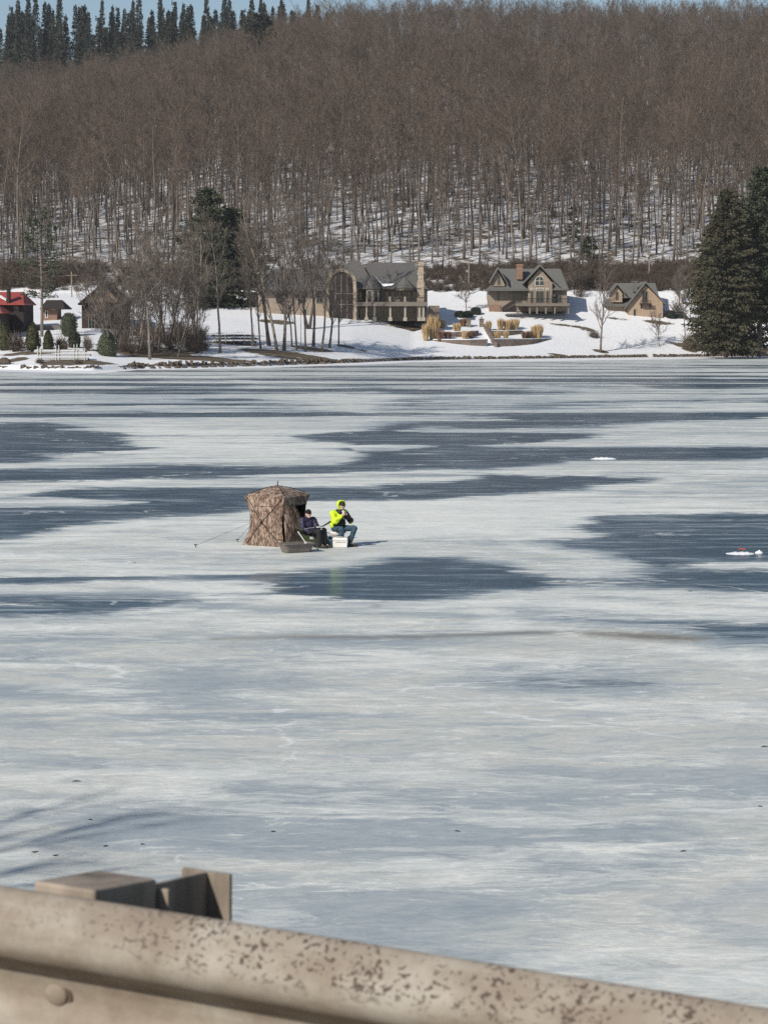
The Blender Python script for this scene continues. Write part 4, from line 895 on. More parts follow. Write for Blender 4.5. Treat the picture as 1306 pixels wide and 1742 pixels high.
# --- left: red roofed house, outbuilding, dark barn
h = House('red_roof_house', 10, 560, 352, 'dark timber house with red metal roofs cut by the left edge', 'house')
h.wall(-40, 40, 560, 515, 352, 362, 'dark_wood')
h.roof_side(-50, 43, 516.5, 496, 350.8, 356, 363, 6, 10, m_='red_metal', name='upper_roof')
h.wall(-50, 18, 582, 530, 343, 351, 'dark_wood', 'lower_wall')
h.roof_side(-60, 22, 531, 520, 342, 346, 351.5, 4, 12, m_='red_metal', name='lower_roof')
b = h.mb(); b.box(h.xs(14), h.xs(18.5), 350.9, 352.2, h.zs(520), h.zs(492)); b.box(h.xs(13.3), h.xs(19.2), 350.8, 352.3, h.zs(492), h.zs(490.5)); b.build('chimney', M['dark_wood'], h.e)
b = h.mb(); b.prism([(h.xs(0), 351.8, h.zs(506)), (h.xs(11), 351.8, h.zs(512)), (h.xs(11), 351.8, h.zs(510)), (h.xs(1), 351.8, h.zs(503.5))], (0, .25, .2)); b.build('roof_snow', M['snow_cap'], h.e)
h.window(4, 12, 538, 549, 343, 2, 1); h.window(24, 32, 521, 530, 352, 2, 1)
h = House('brick_outbuilding', 84, 545, 372, 'small brick outbuilding with brown roof behind the thin pine', 'outbuilding')
h.wall(73, 97, 548, 524, 372, 377, 'red_brick'); h.roof_side(70, 112, 524, 510, 371, 375, 379, 5, 10, name='roof', m_='dark_wood')
h.window(77, 82, 528, 541, 372, 1, 1, 'white_frame', name='door'); h.window(87, 94, 524, 527, 371.9, 1, 1, 'white_frame')
h = House('dark_barn', 160, 568, 358, 'dark brown barn with tan gable half hidden behind the crooked bare tree', 'barn')
h.wall(139, 210, 570, 515, 358, 368, 'dark_wood'); h.gable_wall([(141, 515), (208, 515), (176, 487)], 358.02, 9.9, 'stucco_tan', 'gable_wall')
h.roof_front(134, 176, 216, 519, 485, 357, 369, m_='dark_wood'); h.window(168, 178, 498, 507, 358, 2, 1); h.window(150, 162, 535, 566, 358, 2, 1, 'trim', name='barn_door')
# board fence behind the cones
e = empty('board_fence', P(70, 560, 356), 'low weathered board fence behind the clipped cones', 'fence'); org = Vector(e.location)
b = MB(org)
for k in range(60):
    xx = P(25 + k * 1.45, 560, 356).x; b.box(xx, xx + .12, 356, 356.03, P(60, 562, 356).z, P(60, 553.5, 356).z)
b.build('boards', M['deck_wood'], e); b = MB(org)
for k in range(8): xx = P(25 + k * 12, 560, 356).x; b.box(xx, xx + .12, 356.04, 356.14, P(60, 564, 356).z, P(60, 552, 356).z)
b.build('posts', M['deck_wood'], e)

# ------------------------------------------------------------------ garden terraces, steps, shore wall
def wall_run(name, pts, htop, label, m_='block_wall', D=None, th=.5, cap=True):
    """retaining wall through photo points (px, base y, top y)"""
    P3 = []
    for px, pb, pt in pts:
        g = G(px, pb) if D is None else P(px, pb, D); zt = P(px, pt, g.y).z; P3.append((Vector(g), zt))
    org = P3[0][0].copy(); e = empty(name, org, label, 'wall'); b = MB(org); c = MB(org)
    for (a, za), (d, zd) in zip(P3, P3[1:]):
        b.add([(a.x, a.y, a.z - .5), (d.x, d.y, d.z - .5), (d.x, d.y, zd), (a.x, a.y, za), (a.x, a.y + th, a.z - .5), (d.x, d.y + th, d.z - .5), (d.x, d.y + th, zd), (a.x, a.y + th, za)],
              [(0, 1, 2, 3), (5, 4, 7, 6), (3, 2, 6, 7), (0, 4, 5, 1), (1, 5, 6, 2), (4, 0, 3, 7)])
        c.add([(a.x, a.y - .06, za + .005), (d.x, d.y - .06, zd + .005), (d.x, d.y - .06, zd + .12), (a.x, a.y - .06, za + .12), (a.x, a.y + th + 1.6, za + .005), (d.x, d.y + th + 1.6, zd + .005), (d.x, d.y + th + 1.6, zd + .12), (a.x, a.y + th + 1.6, za + .12)],
              [(0, 1, 2, 3), (5, 4, 7, 6), (3, 2, 6, 7), (0, 4, 5, 1), (1, 5, 6, 2), (4, 0, 3, 7)])
    b.build('blocks', M[m_], e)
    if cap: c.build('snow_cap', M['snow_cap'], e)
    return e
wall_run('retaining_wall', [(736, 580, 578), (770, 585, 578), (800, 588, 578), (829, 590, 577)], 0, 'curved lower block wall left of the garden steps')
wall_run('retaining_wall', [(841, 590, 577), (870, 590, 577), (905, 587, 577), (937, 578, 576)], 0, 'curved lower block wall right of the garden steps')
wall_run('retaining_wall', [(742, 571, 565), (775, 574, 565), (800, 574, 564), (814, 572, 563)], 0, 'upper block wall left of the garden steps')
wall_run('retaining_wall', [(836, 572, 563), (862, 572, 563), (888, 569, 562)], 0, 'upper block wall right of the garden steps')
for i, (a, c) in enumerate(((793, 800.5), (815, 822.5))):
    g = G((a + c) / 2, 556); w = (c - a) / F * g.y / 2; zt = P(a, 542, g.y).z - g.z
    e = empty('stone_pillar', g, ['left of two square brown pillars at the head of the garden steps', 'right of two square brown pillars at the head of the garden steps'][i], 'pillar')
    b = MB(); b.box(-w, w, -w, w, -.3, zt - .15); b.build('shaft', M['block_wall'], e)
    b = MB(); b.box(-w - .08, w + .08, -w - .08, w + .08, zt - .15, zt); b.build('cap', M['trim'], e)
    b = MB(); b.lathe([(.09, zt), (.12, zt + .25), (.03, zt + .42)], n=8); b.build('lantern', M['black_iron'], e)
g0, g1 = G(828, 560), G(836, 590)
e = empty('garden_steps', g1, 'straight flight of garden steps with dark side wall between the block walls', 'steps')
b = MB(g1)
for k in range(14):
    q = k / 13; c = g1.lerp(g0, q); b.box(c.x - 1.4, c.x + .1, c.y, c.y + 1.9, c.z - .8, c.z + .1)
b.build('treads', M['snow_cap'], e); b = MB(g1)
pr = [g1 + Vector((.5, 0, -.4)), g0 + Vector((-.6, 0, -.4)), g0 + Vector((-.6, 0, .9)), g1 + Vector((.5, 0, .8))]
b.prism(pr, (.45, 0, 0)); b.build('side_wall', M['block_wall'], e)
# stone edging along the shore
def seawall(name, p0, p1, hh, label, amp=.25, seed=1):
    rg_ = random.Random(seed); e = None; b = None; px = p0; n = 0
    while px < p1:
        u = (px - CX) / F; D = shore_D(u); x = u * D; w = rg_.uniform(.3, .95); hgt = hh * rg_.uniform(1 - amp, 1 + amp)
        if e is None: org = Vector((x, D, 0)); e = MB(org)
        c = Vector((x, D - rg_.uniform(.1, .45), hgt * .42 - .1)); 
        vs = [c + Vector((i * w * .5 * rg_.uniform(.6, 1.1), j * .5 * rg_.uniform(.6, 1.1), k * hgt * .55 * rg_.uniform(.55, 1.15))) for k in (-1, 1) for j in (-1, 1) for i in (-1, 1)]
        e.add(vs, [(0, 2, 3, 1), (4, 5, 7, 6), (0, 1, 5, 4), (2, 6, 7, 3), (0, 4, 6, 2), (1, 3, 7, 5)])
        px += w * .93 / D * F * .9
        e.box(c.x - w * .7, c.x + w * .7, D + .05, D + .5, -.3, hh * .5 + rg_.uniform(0, .03))
    o = e.build(name, M['shore_rock']); o.location = org; tag(o, label, 'wall'); return o
seawall('stone_seawall', 806, 1098, .62, 'low dark stone edging along the middle of the far shore', .12, 1)
seawall('stone_seawall', 1112, 1420, .66, 'low dark stone edging along the right of the far shore', .15, 2)
seawall('stone_seawall', 600, 800, .66, 'low dark stone edging from the big house lawn to the garden', .15, 3)
seawall('stone_seawall', 205, 600, .85, 'rough brown rock edging under the bare trees on the left shore', .4, 4)
seawall('stone_seawall', 42, 168, .8, 'dark planted stone edging below the white dock', .3, 5)
seawall('stone_seawall', -120, 20, .8, 'dark stone edging cut by the left edge of the picture', .3, 6)
o = MB(); rk = random.Random(4)
o.lathe([(.5, -.2), (.95, .2), (.8, .65), (.3, .95)], n=9); oo = o.build('boulder', M['shore_rock'], smooth=False); oo.location = G(8, 620); tag(oo, 'grey boulder on the shore at the left edge of the picture', 'boulder')
# loose rocks along the brown bank: individual boulders
for i in range(26):
    px = 215 + i * 14.5 + rk.uniform(-5, 5); u = (px - CX) / F; D = shore_D(u) - rk.uniform(.8, 3.2); s_ = rk.uniform(.22, .5)
    b = MB(); b.lathe([(s_ * .8, -.1), (s_, s_ * .3), (s_ * .7, s_ * .65), (s_ * .2, s_ * .8)], n=7); b.v = [(v[0] * 1.5 + rk.uniform(-.06, .06), v[1] + rk.uniform(-.05, .05), v[2] + rk.uniform(-.03, .03)) for v in b.v]
    o = b.build('shore_rock', M['shore_rock']); o.location = (u * D, D, 0); o.rotation_euler.z = rk.uniform(0, 6.28); tag(o, 'small brown rock frozen in the ice edge below the rough rock bank', 'rock', 'rocks at the ice edge')

# ------------------------------------------------------------------ docks, poles, wires
def dock(px0, px1, pyb, pyt, D, label, posts, tilt=0.0):
    x0, x1 = P(px0, pyb, D).x, P(px1, pyb, D).x; z0, z1 = P(px0, pyb, D).z, P(px0, pyt, D).z
    org = Vector(((x0 + x1) / 2, D, z0)); e = empty('boat_dock', org, label, 'dock'); n = 3
    for k in range(n):
        b = MB(org); zz = z0 + (z1 - z0) * (k + .3) / n; dx = .35 * math.sin(k * 2.1)
        nb = int((x1 - x0) / .28)
        for q in range(nb): xx = x0 + dx + (x1 - x0) * q / nb; b.box(xx, xx + .2, D, D + 1.5, zz + .12, zz + .17)
        for yy in (D - .04, D + 1.5): b.box(x0 + dx, x1 + dx, yy, yy + .06, zz - .08, zz + .12)
        b.build('frame', M['grey_alu' if tilt else 'dark_wood'], e)
        if k == n - 1 or not tilt: b = MB(org); b.box(x0 + dx + .1, x1 + dx - .3, D + .1, D + 1.4, zz + .175, zz + .27); b.build('snow', M['snow_cap'], e)
    b = MB(org)
    for px, pt in posts: xx = P(px, pyb, D).x; b.tube([(xx, D - .1, z0 - .4), (xx, D - .1, P(px, pt, D).z)], .06, 6)
    b.build('posts', M['white_frame'], e); return e
g = G(400, 585); dock(363, 436, 584, 568, g.y, 'dark stacked dock sections with snow on them, on the lawn left of the big house', [(368, 573), (384, 571), (398, 570), (416, 569), (430, 569), (432, 552)])
g = G(100, 613); e = dock(62, 150, 613, 594, g.y, 'pale grey dock frame pulled up on the snowy shore at the left', [(65, 589), (70, 590), (96, 588), (101, 587), (127, 586), (132, 585), (145, 592)], 1)
def pole(px, pb, pt, D, label, r=.13, arms=True, name='utility_pole'):
    g = P(px, pb, D) if D else G(px, pb); g = Vector((g.x, g.y, ground(g.x, g.y))); H = P(px, pt, g.y).z - g.z; e = empty(name, g, label, 'pole')
    b = MB(); b.tube([(0, 0, -.4), (0, 0, H)], [r, r * .7], 8); b.build('shaft', M['bark_pale'], e)
    if arms: b = MB(); b.box(-1.1, 1.1, -.12, -.02, H - .8, H - .65); b.build('crossarm', M['deck_wood'], e)
    return Vector((g.x, g.y, g.z + H - .6))
w1 = pole(797, 492, 436, 429, 'thin wooden utility pole behind the garden, between the two larger houses')
w2 = pole(123, 540, 462, 420, 'thin pale utility pole behind the dark barn and the snowy field')
w3 = pole(1103, 500, 430, 436, 'pale pole with a lamp behind the third cottage')
b = MB(); b.lathe([(.1, 0), (.28, .15), (.3, .4), (.1, .5)], n=8); b.box(-.9, 0, -.05, .05, .4, .5); o = b.build('lamp_head', M['white_frame']); o.parent = bpy.data.objects['utility_pole.002']; o.location = (-.3, -.2, w3.z - bpy.data.objects['utility_pole.002'].location.z - .4)
w4 = P(1500, 420, 440); w0 = P(-200, 452, 425)
for i, (a, c) in enumerate(((w0, w2), (w2, w1), (w1, w3), (w3, w4))):
    b = MB(a); pts_ = [a.lerp(c, q / 12) - Vector((0, 0, 1.2 * 4 * (q / 12) * (1 - q / 12))) for q in range(13)]; b.tube(pts_, .018, 3)
    o = b.build('power_line', M['black_iron']); o.location = a; tag(o, ['power line reaching the thin pole from the left edge', 'power line between the two thin utility poles', 'power line from the middle pole to the lamp pole', 'power line from the lamp pole to the right edge'][i], 'wire')
pole(1064, 592, 576, None, 'short thin dark stake standing alone on the right lawn', .06, False, 'stake')
pole(512, 594, 530, None, 'thin dark post among the bare trees before the big house', .06, False, 'lawn_post')

# ------------------------------------------------------------------ figures
M['skin'] = mat('skin', (.66, .42, .33), .55, .1, 8)
M['hivis'] = mat('hivis', (.56, .76, .02), .6, .14, 9)
M['jacket_black'] = mat('jacket_black', (.018, .018, .02), .7, .2, 6)
M['reflect'] = mat('reflect', (.5, .5, .47), .35, .1, 6)
M['jeans'] = mat('jeans', (.035, .07, .105), .85, .3, 9)
M['purple'] = mat('purple', (.022, .018, .05), .6, .4, 8)
M['bib'] = mat('bib', (.012, .013, .014), .75, .3, 7)
M['boot'] = mat('boot', (.03, .03, .025), .7, .3, 9)
M['glove'] = mat('glove', (.16, .11, .075), .8, .2, 9)
M['lens'] = mat('lens', (.008, .008, .01), .1, .1, 3, spec=.8)
M['knit_black'] = mat('knit_black', (.012, .012, .016), .95, .3, 12)
M['khaki'] = mat('khaki', (.22, .17, .1), .85, .2, 9)
M['hair'] = mat('hair', (.25, .23, .21), .9, .2, 20)
M['white_plastic'] = mat('white_plastic', (.72, .71, .66), .45, .05, 4)
M['grey_plastic'] = mat('grey_plastic', (.16, .14, .125), .6, .25, 5)
M['blue_plastic'] = mat('blue_plastic', (.12, .19, .25), .4, .2, 6)
M['olive'] = mat('olive', (.055, .075, .03), .85, .35, 9)
def ell(c, r, yaw=0.0, n=14, m=10):
    c = Vector(c); vs = []; fs = []; cs, sn = math.cos(yaw), math.sin(yaw)
    for k in range(m + 1):
        t_ = math.pi * k / m
        for j in range(n):
            a = 2 * math.pi * j / n; rr = max(math.sin(t_), .02); x, y, z = r[0] * rr * math.cos(a), r[1] * rr * math.sin(a), r[2] * math.cos(t_)
            vs.append(c + Vector((x * cs - y * sn, x * sn + y * cs, z)))
    for k in range(m):
        for j in range(n): fs.append((k * n + j, (k + 1) * n + j, (k + 1) * n + (j + 1) % n, k * n + (j + 1) % n))
    fs.append(tuple(range(n))); fs.append(tuple(m * n + j for j in range(n - 1, -1, -1)))
    return vs, fs
def cap(p, q, r1, r2, n=12):
    p, q = Vector(p), Vector(q); b = MB(); d = (q - p).normalized(); ln = (q - p).length
    pts = []; rs_ = []
    for a in (80, 55, 30): pts.append(p - d * r1 * math.sin(R(a))); rs_.append(r1 * math.cos(R(a)))
    pts += [p, q]; rs_ += [r1, r2]
    for a in (30, 55, 80): pts.append(q + d * r2 * math.sin(R(a))); rs_.append(r2 * math.cos(R(a)))
    b.tube(pts, rs_, n); return b.v, b.f
def blob(name, parts, voxel, mt, parent=None, smooth=4, lumps=0.0, lsc=9.0):
    """several overlapping volumes melted into one continuous skin"""
    b = MB()
    for vs, fs in parts: b.add(vs, fs)
    o = b.build('tmp', mt); md = o.modifiers.new('r', 'REMESH'); md.mode = 'VOXEL'; md.voxel_size = voxel; md.use_smooth_shade = True
    s = o.modifiers.new('s', 'SMOOTH'); s.factor = .5; s.iterations = smooth
    bpy.context.view_layer.update(); dg = bpy.context.evaluated_depsgraph_get()
    me = bpy.data.meshes.new_from_object(o.evaluated_get(dg)); bpy.data.objects.remove(o); me.name = name
    if lumps:
        for v in me.vertices: v.co += v.normal * lumps * mnoise.noise(v.co * lsc)
    me.polygons.foreach_set('use_smooth', [True] * len(me.polygons)); me.materials.clear(); me.materials.append(mt)
    o = bpy.data.objects.new(name, me); COL.objects.link(o)
    if parent: o.parent = parent
    return o
def head_parts(c, yaw, tilt=0.0):
    """head at centre c looking along yaw (0 = towards -Y)"""
    f = Vector((math.sin(yaw), -math.cos(yaw), 0)); s = Vector((math.cos(yaw), math.sin(yaw), 0)); f = (f + Vector((0, 0, -tilt))).normalized(); up = s.cross(f) * -1
    if up.z < 0: up = -up
    c = Vector(c)
    p = [ell(c + f * -.012 + up * .02, (.077, .095, .105), yaw), ell(c + f * .022 - up * .055, (.058, .062, .065), yaw), cap(c + f * .083 + up * .015, c + f * .108 - up * .022, .010, .015, 8),
         ell(c + f * .072 - up * .088, (.026, .022, .02), yaw), ell(c + f * .084 - up * .053, (.026, .010, .007), yaw), cap(c + f * .083 - s * .035 + up * .032, c + f * .083 + s * .035 + up * .032, .011, .011, 8)]
    for q in (-1, 1): p += [ell(c + s * q * .078 - f * .01, (.012, .022, .032), yaw), ell(c + f * .058 + s * q * .04 - up * .03, (.024, .022, .022), yaw)]
    return p, f, s, up
def hand_parts(w, d, nrm, curl=.9, side=1, sc=1.0):
    """palm, four fingers with two bends and a side thumb; d = direction from wrist, nrm = palm normal (fingers close towards it)"""
    w, d, nrm = Vector(w), Vector(d).normalized(), Vector(nrm).normalized(); nrm = (nrm - d * nrm.dot(d)).normalized(); s = d.cross(nrm) * side; p = []
    for q in range(4): p.append(cap(w + s * (.012 * (q - 1.5)) * sc, w + d * .085 * sc + s * (.021 * (q - 1.5)) * sc, .017 * sc, .013 * sc, 8))
    for q, ln in enumerate((.07, .08, .075, .058)):
        b0 = w + d * .09 * sc + s * (.021 * (q - 1.5)) * sc; a1 = curl * (.7 + .1 * q); d1 = d * math.cos(a1) + nrm * math.sin(a1); m1 = b0 + d1 * ln * .52 * sc
        a2 = a1 + curl * .9; d2 = d * math.cos(a2) + nrm * math.sin(a2); m2 = m1 + d2 * ln * .5 * sc
        p += [cap(b0, m1, .0098 * sc, .009 * sc, 8), cap(m1, m2, .009 * sc, .0075 * sc, 8)]
    t0 = w + d * .025 * sc - s * .032 * sc; t1 = t0 + (d * .6 - s * .7 + nrm * .4).normalized() * .04 * sc; t2 = t1 + (d * .9 + nrm * .6).normalized() * .032 * sc
    return p + [cap(t0, t1, .014 * sc, .011 * sc, 8), cap(t1, t2, .011 * sc, .009 * sc, 8)]
def boot_parts(ank, toe, sc=1.0):
    a, t_ = Vector(ank), Vector(toe); d = (t_ - a); d.z = 0; d.normalize(); s = Vector((-d.y, d.x, 0)); h0 = Vector((a.x, a.y, .055))
    return [cap(a + Vector((0, 0, .14)), h0 - d * .02, .066 * sc, .062 * sc), cap(h0 - d * .035, h0 + d * .13 + Vector((0, 0, -.005)), .055, .05), cap(h0 + d * .1 - Vector((0, 0, .008)), h0 + d * .185 - Vector((0, 0, .012)), .05, .04),
            cap(h0 - d * .04 - Vector((0, 0, .04)), h0 + d * .2 - Vector((0, 0, .04)), .02, .02)]

# ---- person in hi-vis jacket
O1 = on_plane(580, 928.5); S1 = 1.0
hipR, hipL = Vector((-.19, -.06, .52)), Vector((-.05, .08, .52)); chest = Vector((-.10, -.02, .84)); nk = Vector((-.045, -.05, 1.05)); hd = Vector((.015, -.09, 1.205))
shR, shL = Vector((-.235, -.12, .985)), Vector((.11, .07, .985)); elR, elL = Vector((-.17, -.30, .74)), Vector((.275, -.03, .755)); wrR, wrL = Vector((.045, -.34, .935)), Vector((.165, -.25, .95))
kR, kL = Vector((.03, -.44, .53)), Vector((.41, -.22, .54)); aR, aL = Vector((.02, -.36, .12)), Vector((.27, -.26, .13))
yaw = .5; hp, f_, s_, u_ = head_parts(hd, yaw, .06)
body = hp + [cap(hd - u_ * .06 - f_ * .02, nk - Vector((0, 0, .03)), .055, .06), cap(chest, nk - Vector((0, 0, .06)), .11, .07), cap((hipR + hipL) / 2, chest, .11, .11),
  cap(hipR, kR, .07, .05), cap(hipL, kL, .07, .05), cap(kR, aR, .05, .04), cap(kL, aL, .05, .04), cap(aR, aR + Vector((.1, -.04, -.06)), .04, .03), cap(aL, aL + Vector((.1, -.04, -.06)), .04, .03),
  cap(nk - Vector((0, 0, .09)), shR, .06, .05), cap(nk - Vector((0, 0, .09)), shL, .06, .05), cap(shR, elR, .045, .038), cap(elR, wrR, .038, .028), cap(shL, elL, .045, .038), cap(elL, wrL, .038, .028)]
body += hand_parts(wrR, (.6, .3, .8), (-.1, .9, -.1), 1.0, 1) + hand_parts(wrL, (-.6, .25, .75), (-.2, .9, .1), 1.0, -1)
p1 = blob('person', body, .0065, M['skin'], None, 1); p1.location = O1
tag(p1, 'person in a bright yellow hooded jacket and jeans sitting on a white bucket', 'person')
# jacket: yellow shell, black lower panel
blob('jacket', [cap((hipR + hipL) / 2 + Vector((-.02, 0, .16)), chest + Vector((0, 0, .03)), .175, .185), cap(chest, nk - Vector((0, 0, .09)), .18, .10), cap(nk - Vector((0, 0, .09)), shR, .1, .1), cap(nk - Vector((0, 0, .09)), shL, .1, .1),
  cap(shR, elR, .098, .082), cap(elR, wrR.lerp(elR, .12), .082, .055), ell((-.17, -.02, .62), (.17, .17, .13), .3)], .013, M['hivis'], p1, 4, .028, 11)
blob('sleeve', [cap(shL + Vector((.02, 0, -.03)), elL, .098, .085), cap(elL, wrL.lerp(elL, .12), .085, .055), ell(elL + Vector((.015, -.01, .01)), (.095, .09, .085))], .013, M['jacket_black'], p1, 5, .01)
blob('sleeve_stripe', [cap(elL + Vector((.0, .0, -.075)), elL + Vector((.05, -.03, -.05)), .035, .035)], .012, M['hivis'], p1, 3)
blob('jacket_panel', [cap((-.12, -.16, .66), (.04, -.12, .68), .115, .11), cap((-.03, -.2, .8), (.03, -.17, .83), .055, .055), cap((.02, -.08, .66), (.03, -.0, .84), .12, .1)], .013, M['jacket_black'], p1, 5, .01)
blob('reflective_stripe', [cap((-.13, -.215, .80), (.0, -.22, .84), .022, .022), cap((0, -.22, .84), (.09, -.16, .82), .022, .022), cap((-.245, -.25, .83), (-.13, -.33, .83), .014, .014)], .009, M['reflect'], p1, 2)
# hood: thick open shell around the head
b = MB(); rings = []
nseg, nr = 16, 9; hc = hd + u_ * .015 - f_ * .02; op = []
for k in range(nr + 1):
    t_ = k / nr * R(118)                       # polar angle from the back pole
    for j in range(nseg):
        a = 2 * math.pi * j / nseg; rad_ = .135 + .012 * math.sin(3 * a)
        d_ = (-f_) * math.cos(t_) + (s_ * math.cos(a) + u_ * math.sin(a)) * math.sin(t_)
        q = hc + Vector((d_.x * rad_, d_.y * rad_, d_.z * (rad_ * 1.22))) ; op.append(q)
b.add(op, [(k * nseg + j, k * nseg + (j + 1) % nseg, (k + 1) * nseg + (j + 1) % nseg, (k + 1) * nseg + j) for k in range(nr) for j in range(nseg)])
o = b.build('hood', M['hivis'], p1, True); sm_ = o.modifiers.new('thick', 'SOLIDIFY'); sm_.thickness = .018
blob('collar', [cap(nk + Vector((-.06, -.05, -.02)), nk + Vector((.05, -.1, -.03)), .075, .07), cap(nk + Vector((.05, -.08, -.03)), nk + Vector((.07, .02, -.0)), .06, .06)], .012, M['jacket_black'], p1, 4)
b = MB(); b.add(*ell(hd + u_ * .055 - f_ * .005, (.083, .098, .07), yaw)); b.prism([hd + u_ * .055 + f_ * .07 - s_ * .07, hd + u_ * .055 + f_ * .155 - s_ * .05, hd + u_ * .05 + f_ * .165, hd + u_ * .055 + f_ * .155 + s_ * .05, hd + u_ * .055 + f_ * .07 + s_ * .07], u_ * .012)
b.build('cap', M['jacket_black'], p1, True)
b = MB(); b.add(*ell(hd + u_ * .09 + f_ * .078, (.022, .008, .018), yaw)); b.build('cap_badge', M['khaki'], p1)
def glasses(hd, f_, s_, u_, par):
    b = MB()
    for q in (-1, 1):
        b.prism([hd + u_ * .028 + f_ * .1 + s_ * q * .008, hd + u_ * .03 + f_ * .088 + s_ * q * .062, hd + u_ * .004 + f_ * .086 + s_ * q * .058, hd - u_ * .006 + f_ * .098 + s_ * q * .016], f_ * .008)
        b.tube([hd + u_ * .024 + f_ * .09 + s_ * q * .06, hd + u_ * .018 - f_ * .005 + s_ * q * .083], .004, 5)
    b.tube([hd + u_ * .024 + f_ * .104 - s_ * .01, hd + u_ * .024 + f_ * .104 + s_ * .01], .005, 5); b.build('sunglasses', M['lens'], par)
glasses(hd, f_, s_, u_, p1)
blob('jeans', [cap((hipR + hipL) / 2 + Vector((0, 0, .0)), (hipR + hipL) / 2 + Vector((0, 0, .1)), .165, .15), cap(hipR, kR, .108, .086), cap(hipL, kL, .108, .086), cap(kR, aR, .086, .068), cap(kL, aL, .086, .062)], .013, M['jeans'], p1, 4, .012, 14)
for nm, a, d_ in (('boot', aR, Vector((.9, -.4, 0))), ('boot', aL, Vector((.95, -.25, 0)))): blob(nm, boot_parts(a, a + d_), .01, M['boot'], p1, 2)
b = MB(); b.lathe([(.028, 0), (.036, .1), (.038, .1), (.03, .002)], n=12); o = b.build('paper_cup', M['white_plastic'], None); o.location = O1 + Vector((.095, -.31, .985)); o.rotation_euler = (0, R(-20), 0)
tag(o, 'small pale cup held up in front of the mouth of the person in yellow', 'cup')
# bucket seat and cooler
b = MB(); b.lathe([(.15, 0), (.175, .34), (.185, .345), (.185, .36), (.17, .362)], n=20); e = empty('bucket', O1 + Vector((-.12, .0, 0)), 'white plastic bucket the person in yellow sits on, behind the cooler', 'bucket')
b.build('pail', M['white_plastic'], e, True); b = MB(); b.lathe([(.19, .365), (.2, .38), (.2, .405), (.16, .43)], n=20); b.build('lid', M['white_plastic'], e, True)
b = MB(); b.box(-.05, .27, -.12, .12, .385, .425); b.build('seat_pad', M['white_plastic'], e, bev=.02)
Oc = on_plane(579, 930.8); e = empty('cooler', Oc, 'white hard cooler standing on the ice in front of the person in yellow', 'cooler', rz=R(-4))
b = MB(); vs = [(i * (.225 - .018 * (1 - k)), j * (.15 - .012 * (1 - k)), k * .215) for k in (0, 1) for j in (-1, 1) for i in (-1, 1)]; b.add(vs, [(0, 2, 3, 1), (4, 5, 7, 6), (0, 1, 5, 4), (2, 6, 7, 3), (0, 4, 6, 2), (1, 3, 7, 5)]); b.build('body', M['white_plastic'], e, bev=.02)
b = MB(); vs = [(i * (.235 - .03 * k), j * (.16 - .03 * k), .222 + k * .075) for k in (0, 1) for j in (-1, 1) for i in (-1, 1)]; b.add(vs, [(0, 2, 3, 1), (4, 5, 7, 6), (0, 1, 5, 4), (2, 6, 7, 3), (0, 4, 6, 2), (1, 3, 7, 5)]); b.build('lid', M['white_plastic'], e, bev=.02)
b = MB(); b.tube([(-.1, -.14, .3), (-.085, -.145, .325), (.085, -.145, .325), (.1, -.14, .3)], .008, 6); b.box(-.13, .16, -.166, -.15, .165, .185); b.build('handle', M['reflect'], e)

# ---- person in the camp chair
O2 = on_plane(532, 931)
hipR, hipL = Vector((-.15, .02, .40)), Vector((-.02, .13, .40)); chest = Vector((-.15, .06, .66)); nk = Vector((-.14, .03, .86)); hd = Vector((-.125, -.01, .985))
shR, shL = Vector((-.30, -.04, .80)), Vector((.02, .12, .80)); elR, elL = Vector((-.29, -.17, .56)), Vector((.13, .02, .55)); wrR, wrL = Vector((-.08, -.27, .50)), Vector((-.02, -.2, .52))
kR, kL = Vector((.20, -.27, .50)), Vector((.32, -.12, .50)); aR, aL = Vector((.22, -.30, .13)), Vector((.36, -.18, .13))
yaw = .38; hp, f_, s_, u_ = head_parts(hd, yaw, .02)
body = hp + [cap(hd - u_ * .06 - f_ * .02, nk - Vector((0, 0, .05)), .055, .06), cap(chest, nk - Vector((0, 0, .08)), .11, .07), cap((hipR + hipL) / 2, chest, .11, .11), cap(hipR, kR, .07, .05), cap(hipL, kL, .07, .05), cap(kR, aR, .05, .04), cap(kL, aL, .05, .04),
  cap(aR, aR + Vector((.1, -.04, -.06)), .04, .03), cap(aL, aL + Vector((.1, -.04, -.06)), .04, .03), cap(nk - Vector((0, 0, .1)), shR, .06, .05), cap(nk - Vector((0, 0, .1)), shL, .06, .05), cap(shR, elR, .045, .038), cap(elR, wrR, .038, .028), cap(shL, elL, .045, .038), cap(elL, wrL, .038, .028)]
body += hand_parts(wrR, (.9, .0, .05), (0, .5, -.8), .7, 1) + hand_parts(wrL, (-.5, -.6, -.1), (0, .2, -.9), .7, -1)
p2 = blob('person', body, .0065, M['skin'], None, 1); p2.location = O2
tag(p2, 'person in a dark purple puffy jacket sitting in the camp chair by the tent', 'person')
blob('puffy_jacket', [cap((hipR + hipL) / 2 + Vector((-.02, 0, .1)), chest, .17, .175), cap(chest, nk - Vector((0, 0, .08)), .17, .09), cap(nk - Vector((0, 0, .08)), shR, .09, .1), cap(nk - Vector((0, 0, .08)), shL, .09, .1),
  cap(shR, elR, .1, .09), cap(elR, wrR.lerp(elR, .1), .09, .06), cap(shL, elL, .1, .09), cap(elL, wrL.lerp(elL, .1), .09, .06), cap(nk, nk + Vector((.0, -.02, .04)), .075, .07)], .013, M['purple'], p2, 4, .02, 13)
